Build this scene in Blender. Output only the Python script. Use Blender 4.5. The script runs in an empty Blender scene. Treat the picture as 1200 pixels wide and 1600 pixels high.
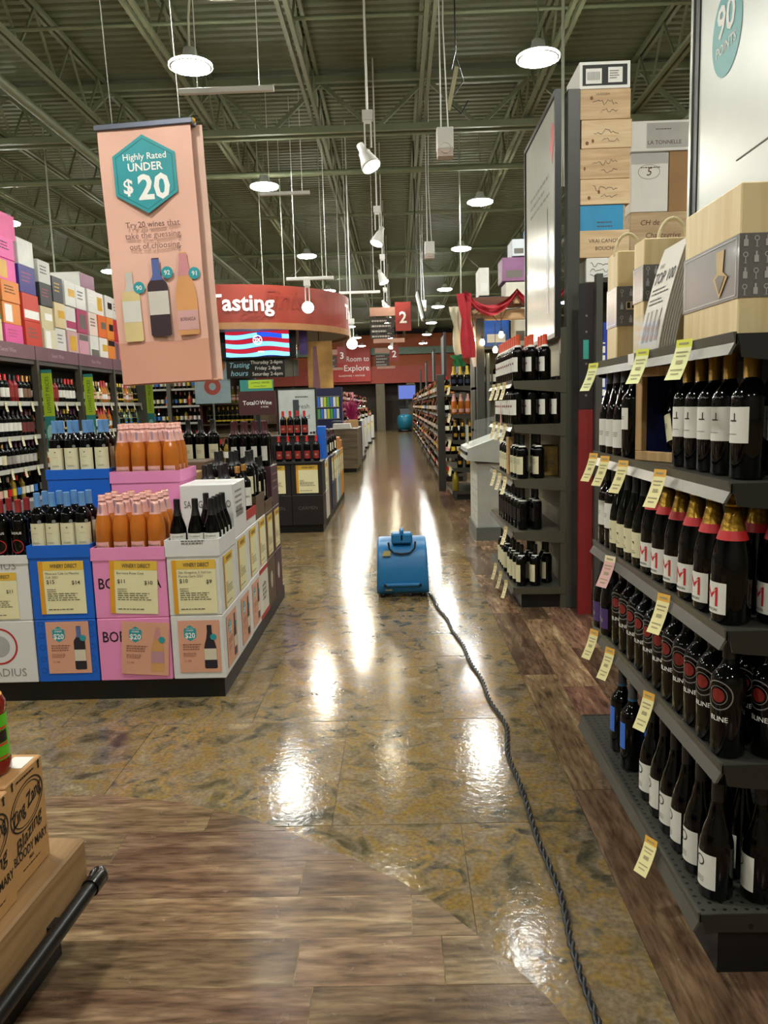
import bpy, math, random
from mathutils import Matrix, Vector
random.seed(7)
S = bpy.context.scene
C = S.collection
PI = math.pi
# ------------------------------------------------------------------ camera
cam_d = bpy.data.cameras.new('camera'); cam = bpy.data.objects.new('camera', cam_d); C.objects.link(cam)
cam_d.sensor_fit = 'VERTICAL'; cam_d.sensor_height = 32.0; cam_d.lens = 24.0; cam_d.clip_end = 200; cam_d.clip_start = .02
_p, _y, _r = math.radians(-7.8415), math.radians(1.2754), 0.03
cam.matrix_world = (Matrix.Translation((0, 0, 1.42)) @ Matrix.Rotation(_y, 4, 'Z') @ Matrix.Rotation(PI/2 + _p, 4, 'X') @ Matrix.Rotation(-_r, 4, 'Z'))
S.camera = cam
# ------------------------------------------------------------------ world, exposure
W = bpy.data.worlds.new('world'); S.world = W; W.use_nodes = True
W.node_tree.nodes['Background'].inputs[0].default_value = (.5, .5, .45, 1)
W.node_tree.nodes['Background'].inputs[1].default_value = .03
S.view_settings.view_transform = 'Standard'; S.view_settings.look = 'None'
S.view_settings.gamma = 1.0; S.view_settings.use_curve_mapping = False
S.view_settings.exposure = 0.5
S.cycles.max_bounces = 7; S.cycles.diffuse_bounces = 4; S.cycles.glossy_bounces = 3
S.cycles.transmission_bounces = 4; S.cycles.caustics_reflective = False; S.cycles.caustics_refractive = False
S.cycles.sample_clamp_indirect = 6.0; S.cycles.sample_clamp_direct = 0
LAMP = 215.0     # radiance of a high bay lens
SPOT = 90.0     # radiance of a track head lens
# ------------------------------------------------------------------ materials
def lin(h):
    h = h.lstrip('#'); o = []
    for i in (0, 2, 4):
        v = int(h[i:i+2], 16)/255
        o.append(v/12.92 if v <= .04045 else ((v+.055)/1.055)**2.4)
    return (*o, 1)
MATS = {}
def mat(name, col, rough=.5, metal=0, var=.08, scale=6, bump=0, bscale=60, coat=0, spec=.5, trans=0, stretch=(1, 1, 1), emit=0, randv=0):
    if name in MATS: return MATS[name]
    m = bpy.data.materials.new(name); m.use_nodes = True; nt = m.node_tree; N = nt.nodes; L = nt.links
    b = N['Principled BSDF']; c = lin(col)
    b.inputs['Roughness'].default_value = rough; b.inputs['Metallic'].default_value = metal
    b.inputs['Coat Weight'].default_value = coat; b.inputs['Coat Roughness'].default_value = .05
    b.inputs['Specular IOR Level'].default_value = spec; b.inputs['Transmission Weight'].default_value = trans
    tc = N.new('ShaderNodeTexCoord'); mp = N.new('ShaderNodeMapping'); mp.inputs['Scale'].default_value = stretch
    L.new(tc.outputs['Object'], mp.inputs[0])
    nz = N.new('ShaderNodeTexNoise'); nz.inputs['Scale'].default_value = scale; nz.inputs['Detail'].default_value = 3
    L.new(mp.outputs[0], nz.inputs['Vector'])
    rp = N.new('ShaderNodeValToRGB'); e = rp.color_ramp.elements
    e[0].position = .3; e[1].position = .7
    e[0].color = (c[0]*(1-var), c[1]*(1-var), c[2]*(1-var), 1)
    e[1].color = (min(1, c[0]*(1+var)), min(1, c[1]*(1+var)), min(1, c[2]*(1+var)), 1)
    L.new(nz.outputs['Fac'], rp.inputs[0])
    out = rp.outputs[0]
    if randv:
        oi = N.new('ShaderNodeObjectInfo'); hv = N.new('ShaderNodeHueSaturation')
        mr = N.new('ShaderNodeMapRange'); mr.inputs['To Min'].default_value = 1-randv; mr.inputs['To Max'].default_value = 1+randv
        L.new(oi.outputs['Random'], mr.inputs[0]); L.new(mr.outputs[0], hv.inputs['Value']); L.new(out, hv.inputs['Color']); out = hv.outputs[0]
    L.new(out, b.inputs['Base Color'])
    if emit:
        L.new(out, b.inputs['Emission Color']); b.inputs['Emission Strength'].default_value = emit
    if bump:
        n2 = N.new('ShaderNodeTexNoise'); n2.inputs['Scale'].default_value = bscale; L.new(mp.outputs[0], n2.inputs['Vector'])
        bp = N.new('ShaderNodeBump'); bp.inputs['Strength'].default_value = bump; bp.inputs['Distance'].default_value = .01
        L.new(n2.outputs['Fac'], bp.inputs['Height']); L.new(bp.outputs[0], b.inputs['Normal'])
    MATS[name] = m
    return m
def woodmat(name, c1, c2, rough=.5, ax=0, scale=3, randv=.1, coat=0, seed=0):
    if name in MATS: return MATS[name]
    m = bpy.data.materials.new(name); m.use_nodes = True; nt = m.node_tree; N = nt.nodes; L = nt.links
    b = N['Principled BSDF']; b.inputs['Roughness'].default_value = rough; b.inputs['Coat Weight'].default_value = coat
    tc = N.new('ShaderNodeTexCoord'); mp = N.new('ShaderNodeMapping')
    s = [10, 10, 10]; s[ax] = .8; mp.inputs['Scale'].default_value = s
    oi = N.new('ShaderNodeObjectInfo'); ml = N.new('ShaderNodeMath'); ml.operation = 'MULTIPLY'; ml.inputs[1].default_value = 37
    L.new(oi.outputs['Random'], ml.inputs[0]); L.new(ml.outputs[0], mp.inputs['Location'])
    L.new(tc.outputs['Object'], mp.inputs[0])
    nz = N.new('ShaderNodeTexNoise'); nz.inputs['Scale'].default_value = scale; nz.inputs['Detail'].default_value = 6; nz.inputs['Distortion'].default_value = .6
    L.new(mp.outputs[0], nz.inputs['Vector'])
    rp = N.new('ShaderNodeValToRGB'); e = rp.color_ramp.elements; e[0].position = .35; e[1].position = .66; e[0].color = lin(c1); e[1].color = lin(c2)
    L.new(nz.outputs['Fac'], rp.inputs[0])
    hv = N.new('ShaderNodeHueSaturation'); mr = N.new('ShaderNodeMapRange'); mr.inputs['To Min'].default_value = 1-randv; mr.inputs['To Max'].default_value = 1+randv
    L.new(oi.outputs['Random'], mr.inputs[0]); L.new(mr.outputs[0], hv.inputs['Value']); L.new(rp.outputs[0], hv.inputs['Color']); L.new(hv.outputs[0], b.inputs['Base Color'])
    MATS[name] = m
    return m
def floormat(name, kind):
    m = bpy.data.materials.new(name); m.use_nodes = True; nt = m.node_tree; N = nt.nodes; L = nt.links
    b = N['Principled BSDF']
    tc = N.new('ShaderNodeTexCoord'); geo = N.new('ShaderNodeNewGeometry'); oi = N.new('ShaderNodeObjectInfo')
    ofs = N.new('ShaderNodeVectorMath'); ofs.operation = 'MULTIPLY_ADD'
    cb = N.new('ShaderNodeCombineXYZ'); L.new(oi.outputs['Random'], cb.inputs[0]); L.new(oi.outputs['Random'], cb.inputs[1])
    L.new(cb.outputs[0], ofs.inputs[0]); ofs.inputs[1].default_value = (31, 17, 0); L.new(geo.outputs['Position'], ofs.inputs[2])
    def noise(sc, det, vec, dist=0):
        n = N.new('ShaderNodeTexNoise'); n.inputs['Scale'].default_value = sc; n.inputs['Detail'].default_value = det; n.inputs['Distortion'].default_value = dist
        L.new(vec, n.inputs['Vector']); return n.outputs['Fac']
    def ramp(f, *st):
        r = N.new('ShaderNodeValToRGB'); e = r.color_ramp.elements
        while len(e) < len(st): e.new(.5)
        for k, (p, c) in enumerate(st): e[k].position = p; e[k].color = lin(c)
        L.new(f, r.inputs[0]); return r.outputs[0]
    def mix(f, a, c):
        x = N.new('ShaderNodeMix'); x.data_type = 'RGBA'; L.new(f, x.inputs[0]); L.new(a, x.inputs[6]); L.new(c, x.inputs[7]); return x.outputs[2]
    if kind == 'stone':
        v = ofs.outputs[0]
        c1 = ramp(noise(4.5, 8, v, 1.3), (.29, '#333126'), (.40, '#5d5239'), (.47, '#857356'), (.53, '#8a6d34'), (.60, '#7a6a52'), (.70, '#a18c6c'))
        c2 = ramp(noise(10, 8, v, 1.2), (.33, '#3c3b30'), (.44, '#75684e'), (.52, '#967840'), (.6, '#86735c'), (.7, '#9d8a68'))
        mk = ramp(noise(3, 4, v), (.42, '#000000'), (.58, '#ffffff')); col = mix(mk, c1, c2)
        mv = ramp(noise(6, 7, v, 1.5), (.5, '#000000'), (.6, '#b0b0b0')); mc = ramp(noise(30, 4, v), (.3, '#6d6155'), (.7, '#9a8b7c')); col = mix(mv, col, mc)
        fine = ramp(noise(70, 6, v), (.3, '#6a6a66'), (.62, '#ffffff'))
        mm = N.new('ShaderNodeMix'); mm.data_type = 'RGBA'; mm.blend_type = 'MULTIPLY'; mm.inputs[0].default_value = .45
        L.new(col, mm.inputs[6]); L.new(fine, mm.inputs[7]); col = mm.outputs[2]
    else:
        mp = N.new('ShaderNodeMapping'); mp.inputs['Scale'].default_value = (1.5, 9, 1) if kind == 'plankx' else (9, 1.5, 1)
        L.new(ofs.outputs[0], mp.inputs[0]); v = mp.outputs[0]
        col = ramp(noise(2.0, 8, v, .35), (.28, '#4f3c2d'), (.43, '#745a44'), (.57, '#8a6f54'), (.72, '#ad9272'))
        fine = ramp(noise(7, 5, v, .3), (.3, '#8c8884'), (.6, '#ffffff'))
        mm = N.new('ShaderNodeMix'); mm.data_type = 'RGBA'; mm.blend_type = 'MULTIPLY'; mm.inputs[0].default_value = .8
        L.new(col, mm.inputs[6]); L.new(fine, mm.inputs[7])
        hv = N.new('ShaderNodeHueSaturation'); mr = N.new('ShaderNodeMapRange'); mr.inputs['To Min'].default_value = .7 if kind == 'plankx' else .45; mr.inputs['To Max'].default_value = 1.2
        L.new(oi.outputs['Random'], mr.inputs[0]); L.new(mr.outputs[0], hv.inputs['Value'])
        mh = N.new('ShaderNodeMath'); mh.operation = 'MULTIPLY'; mh.inputs[1].default_value = 7.13; L.new(oi.outputs['Random'], mh.inputs[0])
        mf = N.new('ShaderNodeMath'); mf.operation = 'FRACT'; L.new(mh.outputs[0], mf.inputs[0])
        mr2 = N.new('ShaderNodeMapRange'); mr2.inputs['To Min'].default_value = .491 if kind == 'plankx' else .478; mr2.inputs['To Max'].default_value = .512; L.new(mf.outputs[0], mr2.inputs[0]); L.new(mr2.outputs[0], hv.inputs['Hue'])
        L.new(mm.outputs[2], hv.inputs['Color']); col = hv.outputs[0]
    L.new(col, b.inputs['Base Color'])
    rr = N.new('ShaderNodeMapRange'); rr.inputs['To Min'].default_value = .07 if kind == 'stone' else .14; rr.inputs['To Max'].default_value = .2 if kind == 'stone' else .34
    L.new(noise(12, 4, geo.outputs['Position']), rr.inputs[0]); L.new(rr.outputs[0], b.inputs['Roughness'])
    b.inputs['Specular IOR Level'].default_value = .36
    bp = N.new('ShaderNodeBump'); bp.inputs['Strength'].default_value = .18; bp.inputs['Distance'].default_value = .004
    L.new(noise(38, 3, geo.outputs['Position'], .5), bp.inputs['Height']); L.new(bp.outputs[0], b.inputs['Normal'])
    MATS[name] = m
    return m
def emis(name, col, st):
    return mat(name, col, .5, var=.02, emit=st)
# ------------------------------------------------------------------ mesh builder
_txt = {}
def textgeo(s, bold=0):
    k = (s, bold)
    if k not in _txt:
        cu = bpy.data.curves.new('t', 'FONT'); cu.body = s; cu.size = 1; cu.resolution_u = 2; cu.offset = bold; cu.fill_mode = 'FRONT'
        o = bpy.data.objects.new('t', cu); C.objects.link(o)
        dg = bpy.context.evaluated_depsgraph_get(); me = bpy.data.meshes.new_from_object(o.evaluated_get(dg))
        vs = [tuple(v.co[:2]) for v in me.vertices]; fs = [tuple(p.vertices) for p in me.polygons]
        bpy.data.objects.remove(o); bpy.data.curves.remove(cu); bpy.data.meshes.remove(me)
        xs = [v[0] for v in vs] or [0]
        _txt[k] = (vs, fs, min(xs), max(xs))
    return _txt[k]
class MB:
    def __init__(s): s.v = []; s.f = []; s.m = []; s.sm = []
    def add(s, vs, fs, m=0, sm=False):
        n = len(s.v); s.v += [tuple(v) for v in vs]
        for f in fs: s.f.append([i+n for i in f]); s.m.append(m); s.sm.append(sm)
        return s
    def box(s, x0, y0, z0, x1, y1, z1, m=0):
        x0, x1 = min(x0, x1), max(x0, x1); y0, y1 = min(y0, y1), max(y0, y1); z0, z1 = min(z0, z1), max(z0, z1)
        v = [(x0, y0, z0), (x1, y0, z0), (x1, y1, z0), (x0, y1, z0), (x0, y0, z1), (x1, y0, z1), (x1, y1, z1), (x0, y1, z1)]
        return s.add(v, [(0, 3, 2, 1), (4, 5, 6, 7), (0, 1, 5, 4), (1, 2, 6, 5), (2, 3, 7, 6), (3, 0, 4, 7)], m)
    def cbox(s, x0, y0, z0, x1, y1, z1, b=.004, m=0):
        # box with chamfered edges
        cx, cy, cz = (x0+x1)/2, (y0+y1)/2, (z0+z1)/2; hx, hy, hz = abs(x1-x0)/2, abs(y1-y0)/2, abs(z1-z0)/2
        vs = []; idx = {}
        for sx in (-1, 1):
            for sy in (-1, 1):
                for sz in (-1, 1):
                    for a in range(3):
                        d = [hx-b, hy-b, hz-b]; d[a] += b
                        idx[(sx, sy, sz, a)] = len(vs); vs.append((cx+sx*d[0], cy+sy*d[1], cz+sz*d[2]))
        fs = []
        def q(l, out):
            p = [Vector(vs[i]) for i in l]; n = (p[1]-p[0]).cross(p[2]-p[0])
            fs.append(l if n.dot(Vector(out)) > 0 else l[::-1])
        R = (-1, 1)
        for a in range(3):
            for sg in R:
                u, w = [k for k in range(3) if k != a]
                l = []
                for (p, r) in ((-1, -1), (1, -1), (1, 1), (-1, 1)):
                    t = [0, 0, 0]; t[a] = sg; t[u] = p; t[w] = r; l.append(idx[(*t, a)])
                o = [0, 0, 0]; o[a] = sg; q(l, o)
            u, w = [k for k in range(3) if k != a]
            for p in R:
                for r in R:
                    t0 = [0, 0, 0]; t0[u] = p; t0[w] = r; t1 = list(t0); t0[a] = -1; t1[a] = 1
                    o = [0, 0, 0]; o[u] = p; o[w] = r
                    q([idx[(*t0, u)], idx[(*t1, u)], idx[(*t1, w)], idx[(*t0, w)]], o)
        for sx in R:
            for sy in R:
                for sz in R: q([idx[(sx, sy, sz, a)] for a in range(3)], (sx, sy, sz))
        return s.add(vs, fs, m)
    def obox(s, c, size, M=None, m=0):
        t = MB().box(-size[0]/2, -size[1]/2, -size[2]/2, size[0]/2, size[1]/2, size[2]/2)
        M = M or Matrix.Identity(3); c = Vector(c)
        return s.add([M.to_3x3() @ Vector(v) + c for v in t.v], t.f, m)
    def quad(s, a, b, c, d, m=0): return s.add([a, b, c, d], [(0, 1, 2, 3)], m)
    def poly(s, pts, m=0): return s.add(pts, [tuple(range(len(pts)))], m)
    def slab(s, pts, z0, z1, m=0):
        n = len(pts); v = [(p[0], p[1], z0) for p in pts] + [(p[0], p[1], z1) for p in pts]
        return s.add(v, [tuple(range(n))[::-1], tuple(range(n, 2*n))] + [(i, (i+1) % n, n+(i+1) % n, n+i) for i in range(n)], m)
    def extr(s, pts, d, m=0):
        # closed 3d polygon extruded by vector d
        n = len(pts); d = Vector(d); v = [Vector(p) for p in pts]; v += [p+d for p in v]
        return s.add(v, [tuple(range(n))[::-1], tuple(range(n, 2*n))] + [(i, (i+1) % n, n+(i+1) % n, n+i) for i in range(n)], m)
    def lathe(s, prof, seg=16, c=(0, 0, 0), m=0, a0=0, a1=2*PI, sm=True, M=None):
        full = abs(a1-a0-2*PI) < 1e-6; na = seg if full else seg+1; vs = []
        for (r, z) in prof:
            for k in range(na):
                a = a0+(a1-a0)*k/seg; p = Vector((r*math.cos(a), r*math.sin(a), z))
                if M: p = M.to_3x3() @ p
                vs.append((p[0]+c[0], p[1]+c[1], p[2]+c[2]))
        fs = []
        for j in range(len(prof)-1):
            for k in range(seg):
                k2 = (k+1) % na if full else k+1
                fs.append((j*na+k, j*na+k2, (j+1)*na+k2, (j+1)*na+k))
        return s.add(vs, fs, m, sm)
    def tube(s, pts, r, seg=6, m=0, cap=True):
        pts = [Vector(p) for p in pts]; vs = []; n = len(pts); up = None
        for i, p in enumerate(pts):
            t = (pts[min(i+1, n-1)]-pts[max(i-1, 0)]).normalized()
            if up is None: up = t.orthogonal().normalized()
            up = (up - t*up.dot(t)).normalized(); w = t.cross(up)
            rr = r[i] if isinstance(r, (list, tuple)) else r
            for k in range(seg):
                a = 2*PI*k/seg; vs.append(p+(up*math.cos(a)+w*math.sin(a))*rr)
        fs = [(i*seg+k, i*seg+(k+1) % seg, (i+1)*seg+(k+1) % seg, (i+1)*seg+k) for i in range(n-1) for k in range(seg)]
        s.add(vs, fs, m, seg > 4)
        if cap: s.add(vs[:seg], [tuple(range(seg))[::-1]], m); s.add(vs[-seg:], [tuple(range(seg))], m)
        return s
    def disc(s, c, r, xd, yd, m=0, seg=20, ry=None):
        c, xd, yd = Vector(c), Vector(xd), Vector(yd); ry = ry or r
        return s.poly([c+xd*r*math.cos(2*PI*k/seg)+yd*ry*math.sin(2*PI*k/seg) for k in range(seg)], m)
    def ring(s, c, r0, r1, xd, yd, m=0, seg=24):
        c, xd, yd = Vector(c), Vector(xd), Vector(yd); v = []
        for r in (r0, r1): v += [c+xd*r*math.cos(2*PI*k/seg)+yd*r*math.sin(2*PI*k/seg) for k in range(seg)]
        return s.add(v, [(k, (k+1) % seg, seg+(k+1) % seg, seg+k) for k in range(seg)], m)
    def text(s, t, size, o, xd=(1, 0, 0), yd=(0, 0, 1), m=0, al='C', bold=0, maxw=None, shear=0):
        vs, fs, x0, x1 = textgeo(t, bold); sc = size/.72; o, xd, yd = Vector(o), Vector(xd), Vector(yd)   # size = cap height
        w = (x1-x0)*sc; kx = min(1, maxw/w) if maxw else 1
        off = {'C': (x0+x1)/2, 'L': x0, 'R': x1}[al]
        return s.add([o+xd*((x-off)*sc*kx+shear*y*sc)+yd*(y*sc) for x, y in vs], fs, m)
    def lines(s, o, xd, yd, w, n, dy, th, m=0, seed=0):
        # rows of small print too small to read
        rr = random.Random(seed); o, xd, yd = Vector(o), Vector(xd), Vector(yd)
        for k in range(n):
            x = 0; p = o-yd*(dy*k); wl = w*rr.uniform(.7, 1)
            while x < wl:
                ww = min(rr.uniform(.05, .16)*w, wl-x+.0001)
                a = p+xd*x; b = p+xd*(x+ww); s.quad(a, b, b+yd*th, a+yd*th, m); x += ww+.03*w
        return s
    def build(s, name, mats, parent=None, loc=(0, 0, 0), rz=0):
        me = bpy.data.meshes.new(name); me.from_pydata(s.v, [], s.f)
        ms = mats if isinstance(mats, (list, tuple)) else [mats]
        for m in ms: me.materials.append(m)
        if len(ms) > 1: me.polygons.foreach_set('material_index', s.m)
        me.polygons.foreach_set('use_smooth', s.sm); me.update()
        return obj(name, me, parent, loc, rz)
def obj(name, me, parent=None, loc=(0, 0, 0), rz=0):
    o = bpy.data.objects.new(name, me); C.objects.link(o); o.location = loc; o.rotation_euler = (0, 0, rz)
    if parent: o.parent = parent
    return o
def tag(o, label, cat, group=None, kind=None):
    if label: o['label'] = label
    if cat: o['category'] = cat
    if group: o['group'] = group
    if kind: o['kind'] = kind
    return o
def thing(name, label, cat, loc=(0, 0, 0), rz=0, group=None):
    return tag(obj(name, None, None, loc, rz), label, cat, group)
def struct(o): o['kind'] = 'structure'; return o
ORD = ['first', 'second', 'third', 'fourth', 'fifth', 'sixth', 'seventh', 'eighth', 'ninth', 'tenth', 'eleventh', 'twelfth', 'thirteenth', 'fourteenth', 'fifteenth', 'sixteenth', 'seventeenth', 'eighteenth', 'nineteenth', 'twentieth'] + ['%dth' % k for k in range(21, 60)]
def nl(k, n):   # plain words for the k-th of n, counted from the left
    if n == 1: return 'only one'
    if k == 0: return 'leftmost'
    if k == n-1: return 'rightmost'
    return ORD[k] + ' from left'
# common materials
black = mat('black_paint', '#0b0b0b', .45); blackrub = mat('black_rubber', '#0d0d0d', .35)
white = mat('white_paint', '#e6e4df', .5, var=.03); paper = mat('paper_white', '#e8e6e0', .6, var=.03)
kraft = mat('kraft_board', '#b08a5c', .7, var=.07, scale=20, bump=.05); ink = mat('black_ink', '#181614', .6); inkg = mat('grey_ink', '#6b675f', .6)
shelfgrey = mat('shelf_grey_metal', '#45433d', .42, .2, var=.06); railm = mat('price_rail_metal', '#5f5d56', .38, .4)
darkgrey = mat('dark_grey_panel', '#34342d', .5); steel = mat('galvanised_steel', '#8d8d86', .35, .8)
whiteink = mat('white_ink', '#f2f0ec', .6, var=.02)
# ------------------------------------------------------------------ floor
stone = floormat('stone_tile', 'stone'); plankx = floormat('wood_plank_x', 'plankx'); planky = floormat('wood_plank_y', 'planky')
seam = mat('floor_seam', '#2a2018', .35)
XL, XR, YB, YF, ZC = -13.0, 9.0, -5.0, 46.0, 5.85
floor = struct(MB().box(XL, YB, -.12, XR, YF, -.004).build('floor', seam))
def clip(poly, half):
    # Sutherland-Hodgman; half = (nx, ny, d) keeps nx*x+ny*y <= d
    out = []; nx, ny, d = half
    for i in range(len(poly)):
        a, b = poly[i], poly[(i+1) % len(poly)]; fa, fb = nx*a[0]+ny*a[1]-d, nx*b[0]+ny*b[1]-d
        if fa <= 0: out.append(a)
        if (fa < 0 < fb) or (fb < 0 < fa):
            t = fa/(fa-fb); out.append((a[0]+(b[0]-a[0])*t, a[1]+(b[1]-a[1])*t))
    return out
def piece(name, poly, top, m, inset=.0012):
    cx = sum(p[0] for p in poly)/len(poly); cy = sum(p[1] for p in poly)/len(poly)
    q = []
    for p in poly:
        dx, dy = p[0]-cx, p[1]-cy; l = math.hypot(dx, dy) or 1
        q.append((dx*(1-inset*1.3/l), dy*(1-inset*1.3/l)))
    return MB().slab(q, -.004, top).build(name, m, floor, (cx, cy, 0))
T = .8835
r = 0
for j in range(-1, 14):
    y0 = 2.46+T*(j-1); off = -.265 if j % 2 else .175
    for k in range(-5, 2):
        x0 = off+T*k; x1 = x0+T
        if x1 < -4.3 or x0 > .6: continue
        x1 = min(x1, .607)
        if x1-x0 < .05: continue
        piece('tile', [(x0, y0), (x1, y0), (x1, y0+T), (x0, y0+T)], 0, stone)
for (x0, y0, x1, y1) in ((-4.1, 2.46+T*13, .607, YF), (XL, YB, -4.1, YF), (-4.1, YB, .607, 2.46-T*2), (.607, 14.2, XR, YF), (6, YB, XR, 14.2), (.607, YB, 6, .9)):
    piece('floor_sheet', [(x0, y0), (x1, y0), (x1, y1), (x0, y1)], -.0005, stone)
ARC = [(-3.4, 2.72), (-1.134, 2.702), (-.82, 2.63), (-.579, 2.529), (-.429, 2.437), (-.274, 2.33), (-.145, 2.235), (-.018, 2.129), (.101, 2.0), (.174, 1.902), (.254, 1.788), (.323, 1.674), (.357, 1.6), (.41, 1.42), (.43, 1.2), (.43, .4)]
halves = []
for a, b in zip(ARC[:-1], ARC[1:]):
    nx, ny = (b[1]-a[1]), -(b[0]-a[0]); nx, ny = -nx, -ny
    l = math.hypot(nx, ny); halves.append((nx/l, ny/l, (nx*a[0]+ny*a[1])/l))
PW = .178; rr = random.Random(3)
ends = {0: [-.3, .079], 1: [.0], 2: [-.332], 3: [-.96], 4: [-.70], 5: [-1.4]}
for j in range(-5, 6):
    y0 = 1.72+PW*j; y1 = y0+PW
    cuts = sorted([-3.4] + [c for c in ends.get(j, [rr.uniform(-1, .2)])] + [min(ends.get(j, [-.3]))-1.22, min(ends.get(j, [-.3]))+1.22, .6]); cuts = [c for c in cuts if -3.4 <= c <= .6]
    for a, b in zip(cuts[:-1], cuts[1:]):
        if b-a < .03: continue
        p = [(a, y0), (b, y0), (b, y1), (a, y1)]
        for h in halves:
            p = clip(p, h)
            if len(p) < 3: break
        if len(p) >= 3: piece('plank', p, .0012, plankx)
for k in range(0, 12):
    x0 = .607+PW*k*1.01; y = {0: 1.45, 1: 3.36-1.22*2, 2: .75, 3: 1.05}.get(k, rr.uniform(.4, 1.4)); first = True
    cutsy = {0: [.9, 1.47, 2.67, 3.89, 5.1, 6.3, 7.6, 9.0, 10.3, 12, 13.2, 14.2], 1: [.9, 2.14, 3.36, 3.71, 4.93, 6.1, 7.4, 8.6, 9.9, 11.2, 13, 14.2]}.get(k)
    if not cutsy:
        cutsy = [.9]; y = 1.3+rr.uniform(0, .9)
        while y < 14: cutsy.append(y); y += 1.22
        cutsy.append(14.2)
    for a, b in zip(cutsy[:-1], cutsy[1:]):
        if k > 6 and b < 3: continue
        piece('plank', [(x0, a), (x0+PW*1.01, a), (x0+PW*1.01, b), (x0, b)], .0012, planky)
piece('floor_sheet', [(.607+PW*12.1, .9), (6, .9), (6, 14.2), (.607+PW*12.1, 14.2)], 0, planky)
# ------------------------------------------------------------------ walls
wallm = mat('wall_paint', '#8b8877', .7); orange = mat('orange_wall_paint', '#b0572a', .6, var=.12, scale=.6); redw = mat('red_fascia_paint', '#9c3a26', .55); greenw = mat('sage_green_paint', '#7d9484', .6)
struct(MB().box(XL-.2, YB, 0, XL, YF, ZC).build('wall_left', wallm))
struct(MB().box(XR, YB, 0, XR+.2, YF, ZC).build('wall_right', wallm))
struct(MB().box(XL-.2, YB-.2, 0, XR+.2, YB, ZC).build('wall_near', wallm))
struct(MB().box(XL-.2, YF, 0, XR+.2, YF+.2, ZC).build('wall_far', mat('far_wall_dark', '#3a3128', .7)))
struct(MB().box(XL, 45.2, 4.75, XR, 45.995, 5.5).build('trim_1', orange))
struct(MB().box(XL, 44.9, 4.35, XR, 45.99, 4.74).build('trim_2', greenw))
struct(MB().box(XL, 45.4, 3.7, XR, 45.99, 4.34).build('trim_3', orange))
struct(MB().box(XL, 44.7, 2.72, 3.2, 45.99, 3.69).build('trim_4', redw))
for k, x in enumerate((-1.0, .75, 3.0)):
    struct(MB().box(x-.25, 44.75, 0, x+.25, 45.25, 2.715).build('column_%d' % (k+1), mat('column_stone', '#6f6552', .7)))
# ------------------------------------------------------------------ ceiling
deckm = mat('olive_deck_paint', '#717859', .55, var=.05); joistm = mat('olive_joist_paint', '#7c8364', .5, var=.05)
mb = MB(); y = YB; prof = []
while y < YF+.1:
    prof += [(y, ZC+.04), (y+.045, ZC+.04), (y+.06, ZC), (y+.135, ZC)]; y += .15
vs = [(x, p[0], p[1]) for p in prof for x in (XL-.2, XR+.2)]
mb.add(vs, [(2*i, 2*i+2, 2*i+3, 2*i+1) for i in range(len(prof)-1)])
mb.box(XL-.2, YB-.2, ZC+.05, XR+.2, YF+.2, ZC+.1)
ceil = struct(mb.build('ceiling', deckm))
def angle_bar(mb, p0, p1, w, h):
    p0, p1 = Vector(p0), Vector(p1); d = (p1-p0); L = d.length; M = d.to_track_quat('Y', 'Z').to_matrix()
    mb.obox((p0+p1)/2, (w, L, h), M)
mb = MB()
for s in (-.04, .04):
    mb.box(s-.022, YB, ZC-.05, s+.022, YF, ZC-.005); mb.box(s-.022, YB, 5.2, s+.022, YF, 5.245)
y = YB; up = True
while y < YF-.5:
    a, b = ((0, y, 5.225), (0, y+.45, ZC-.03)) if up else ((0, y, ZC-.03), (0, y+.45, 5.225))
    angle_bar(mb, a, b, .024, .024); y += .45; up = not up
j0 = mb.build('joist', joistm, ceil, (-8.1, 0, 0)); 
for k in range(1, 11): obj('joist', j0.data, ceil, (-8.1+1.42*k, 0, 0))
mb = MB()
for s in (-.09, .09):
    mb.box(XL, s-.035, ZC-.14, XR, s+.035, ZC-.06); mb.box(XL, s-.035, 5.08, XR, s+.035, 5.16)
x = XL; up = True
while x < XR-.7:
    a, b = ((x, 0, 5.12), (x+.71, 0, ZC-.1)) if up else ((x, 0, ZC-.1), (x+.71, 0, 5.12))
    angle_bar(mb, a, b, .05, .05); x += .71; up = not up
g0 = mb.build('girder', joistm, ceil, (0, -.8, 0))
for yy in (11.0, 22.8, 34.6): obj('girder', g0.data, ceil, (0, yy, 0))
# bracing bars and pipes across and along the roof
for yy, z, rd in ((5.6, 5.15, .02), (8.3, 5.3, .02), (12.4, 5.0, .045), (15.5, 5.1, .03), (19.4, 5.15, .03), (27, 5.1, .03)):
    MB().tube([(XL, yy, z), (XR, yy, z)], rd, 8).build('roof_pipe', joistm, ceil)
for xx, z, rd in ((-4.2, 5.02, .06), (3.9, 5.05, .045)):
    MB().tube([(xx, YB, z), (xx, YF, z)], rd, 10).build('roof_pipe', joistm, ceil)
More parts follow.
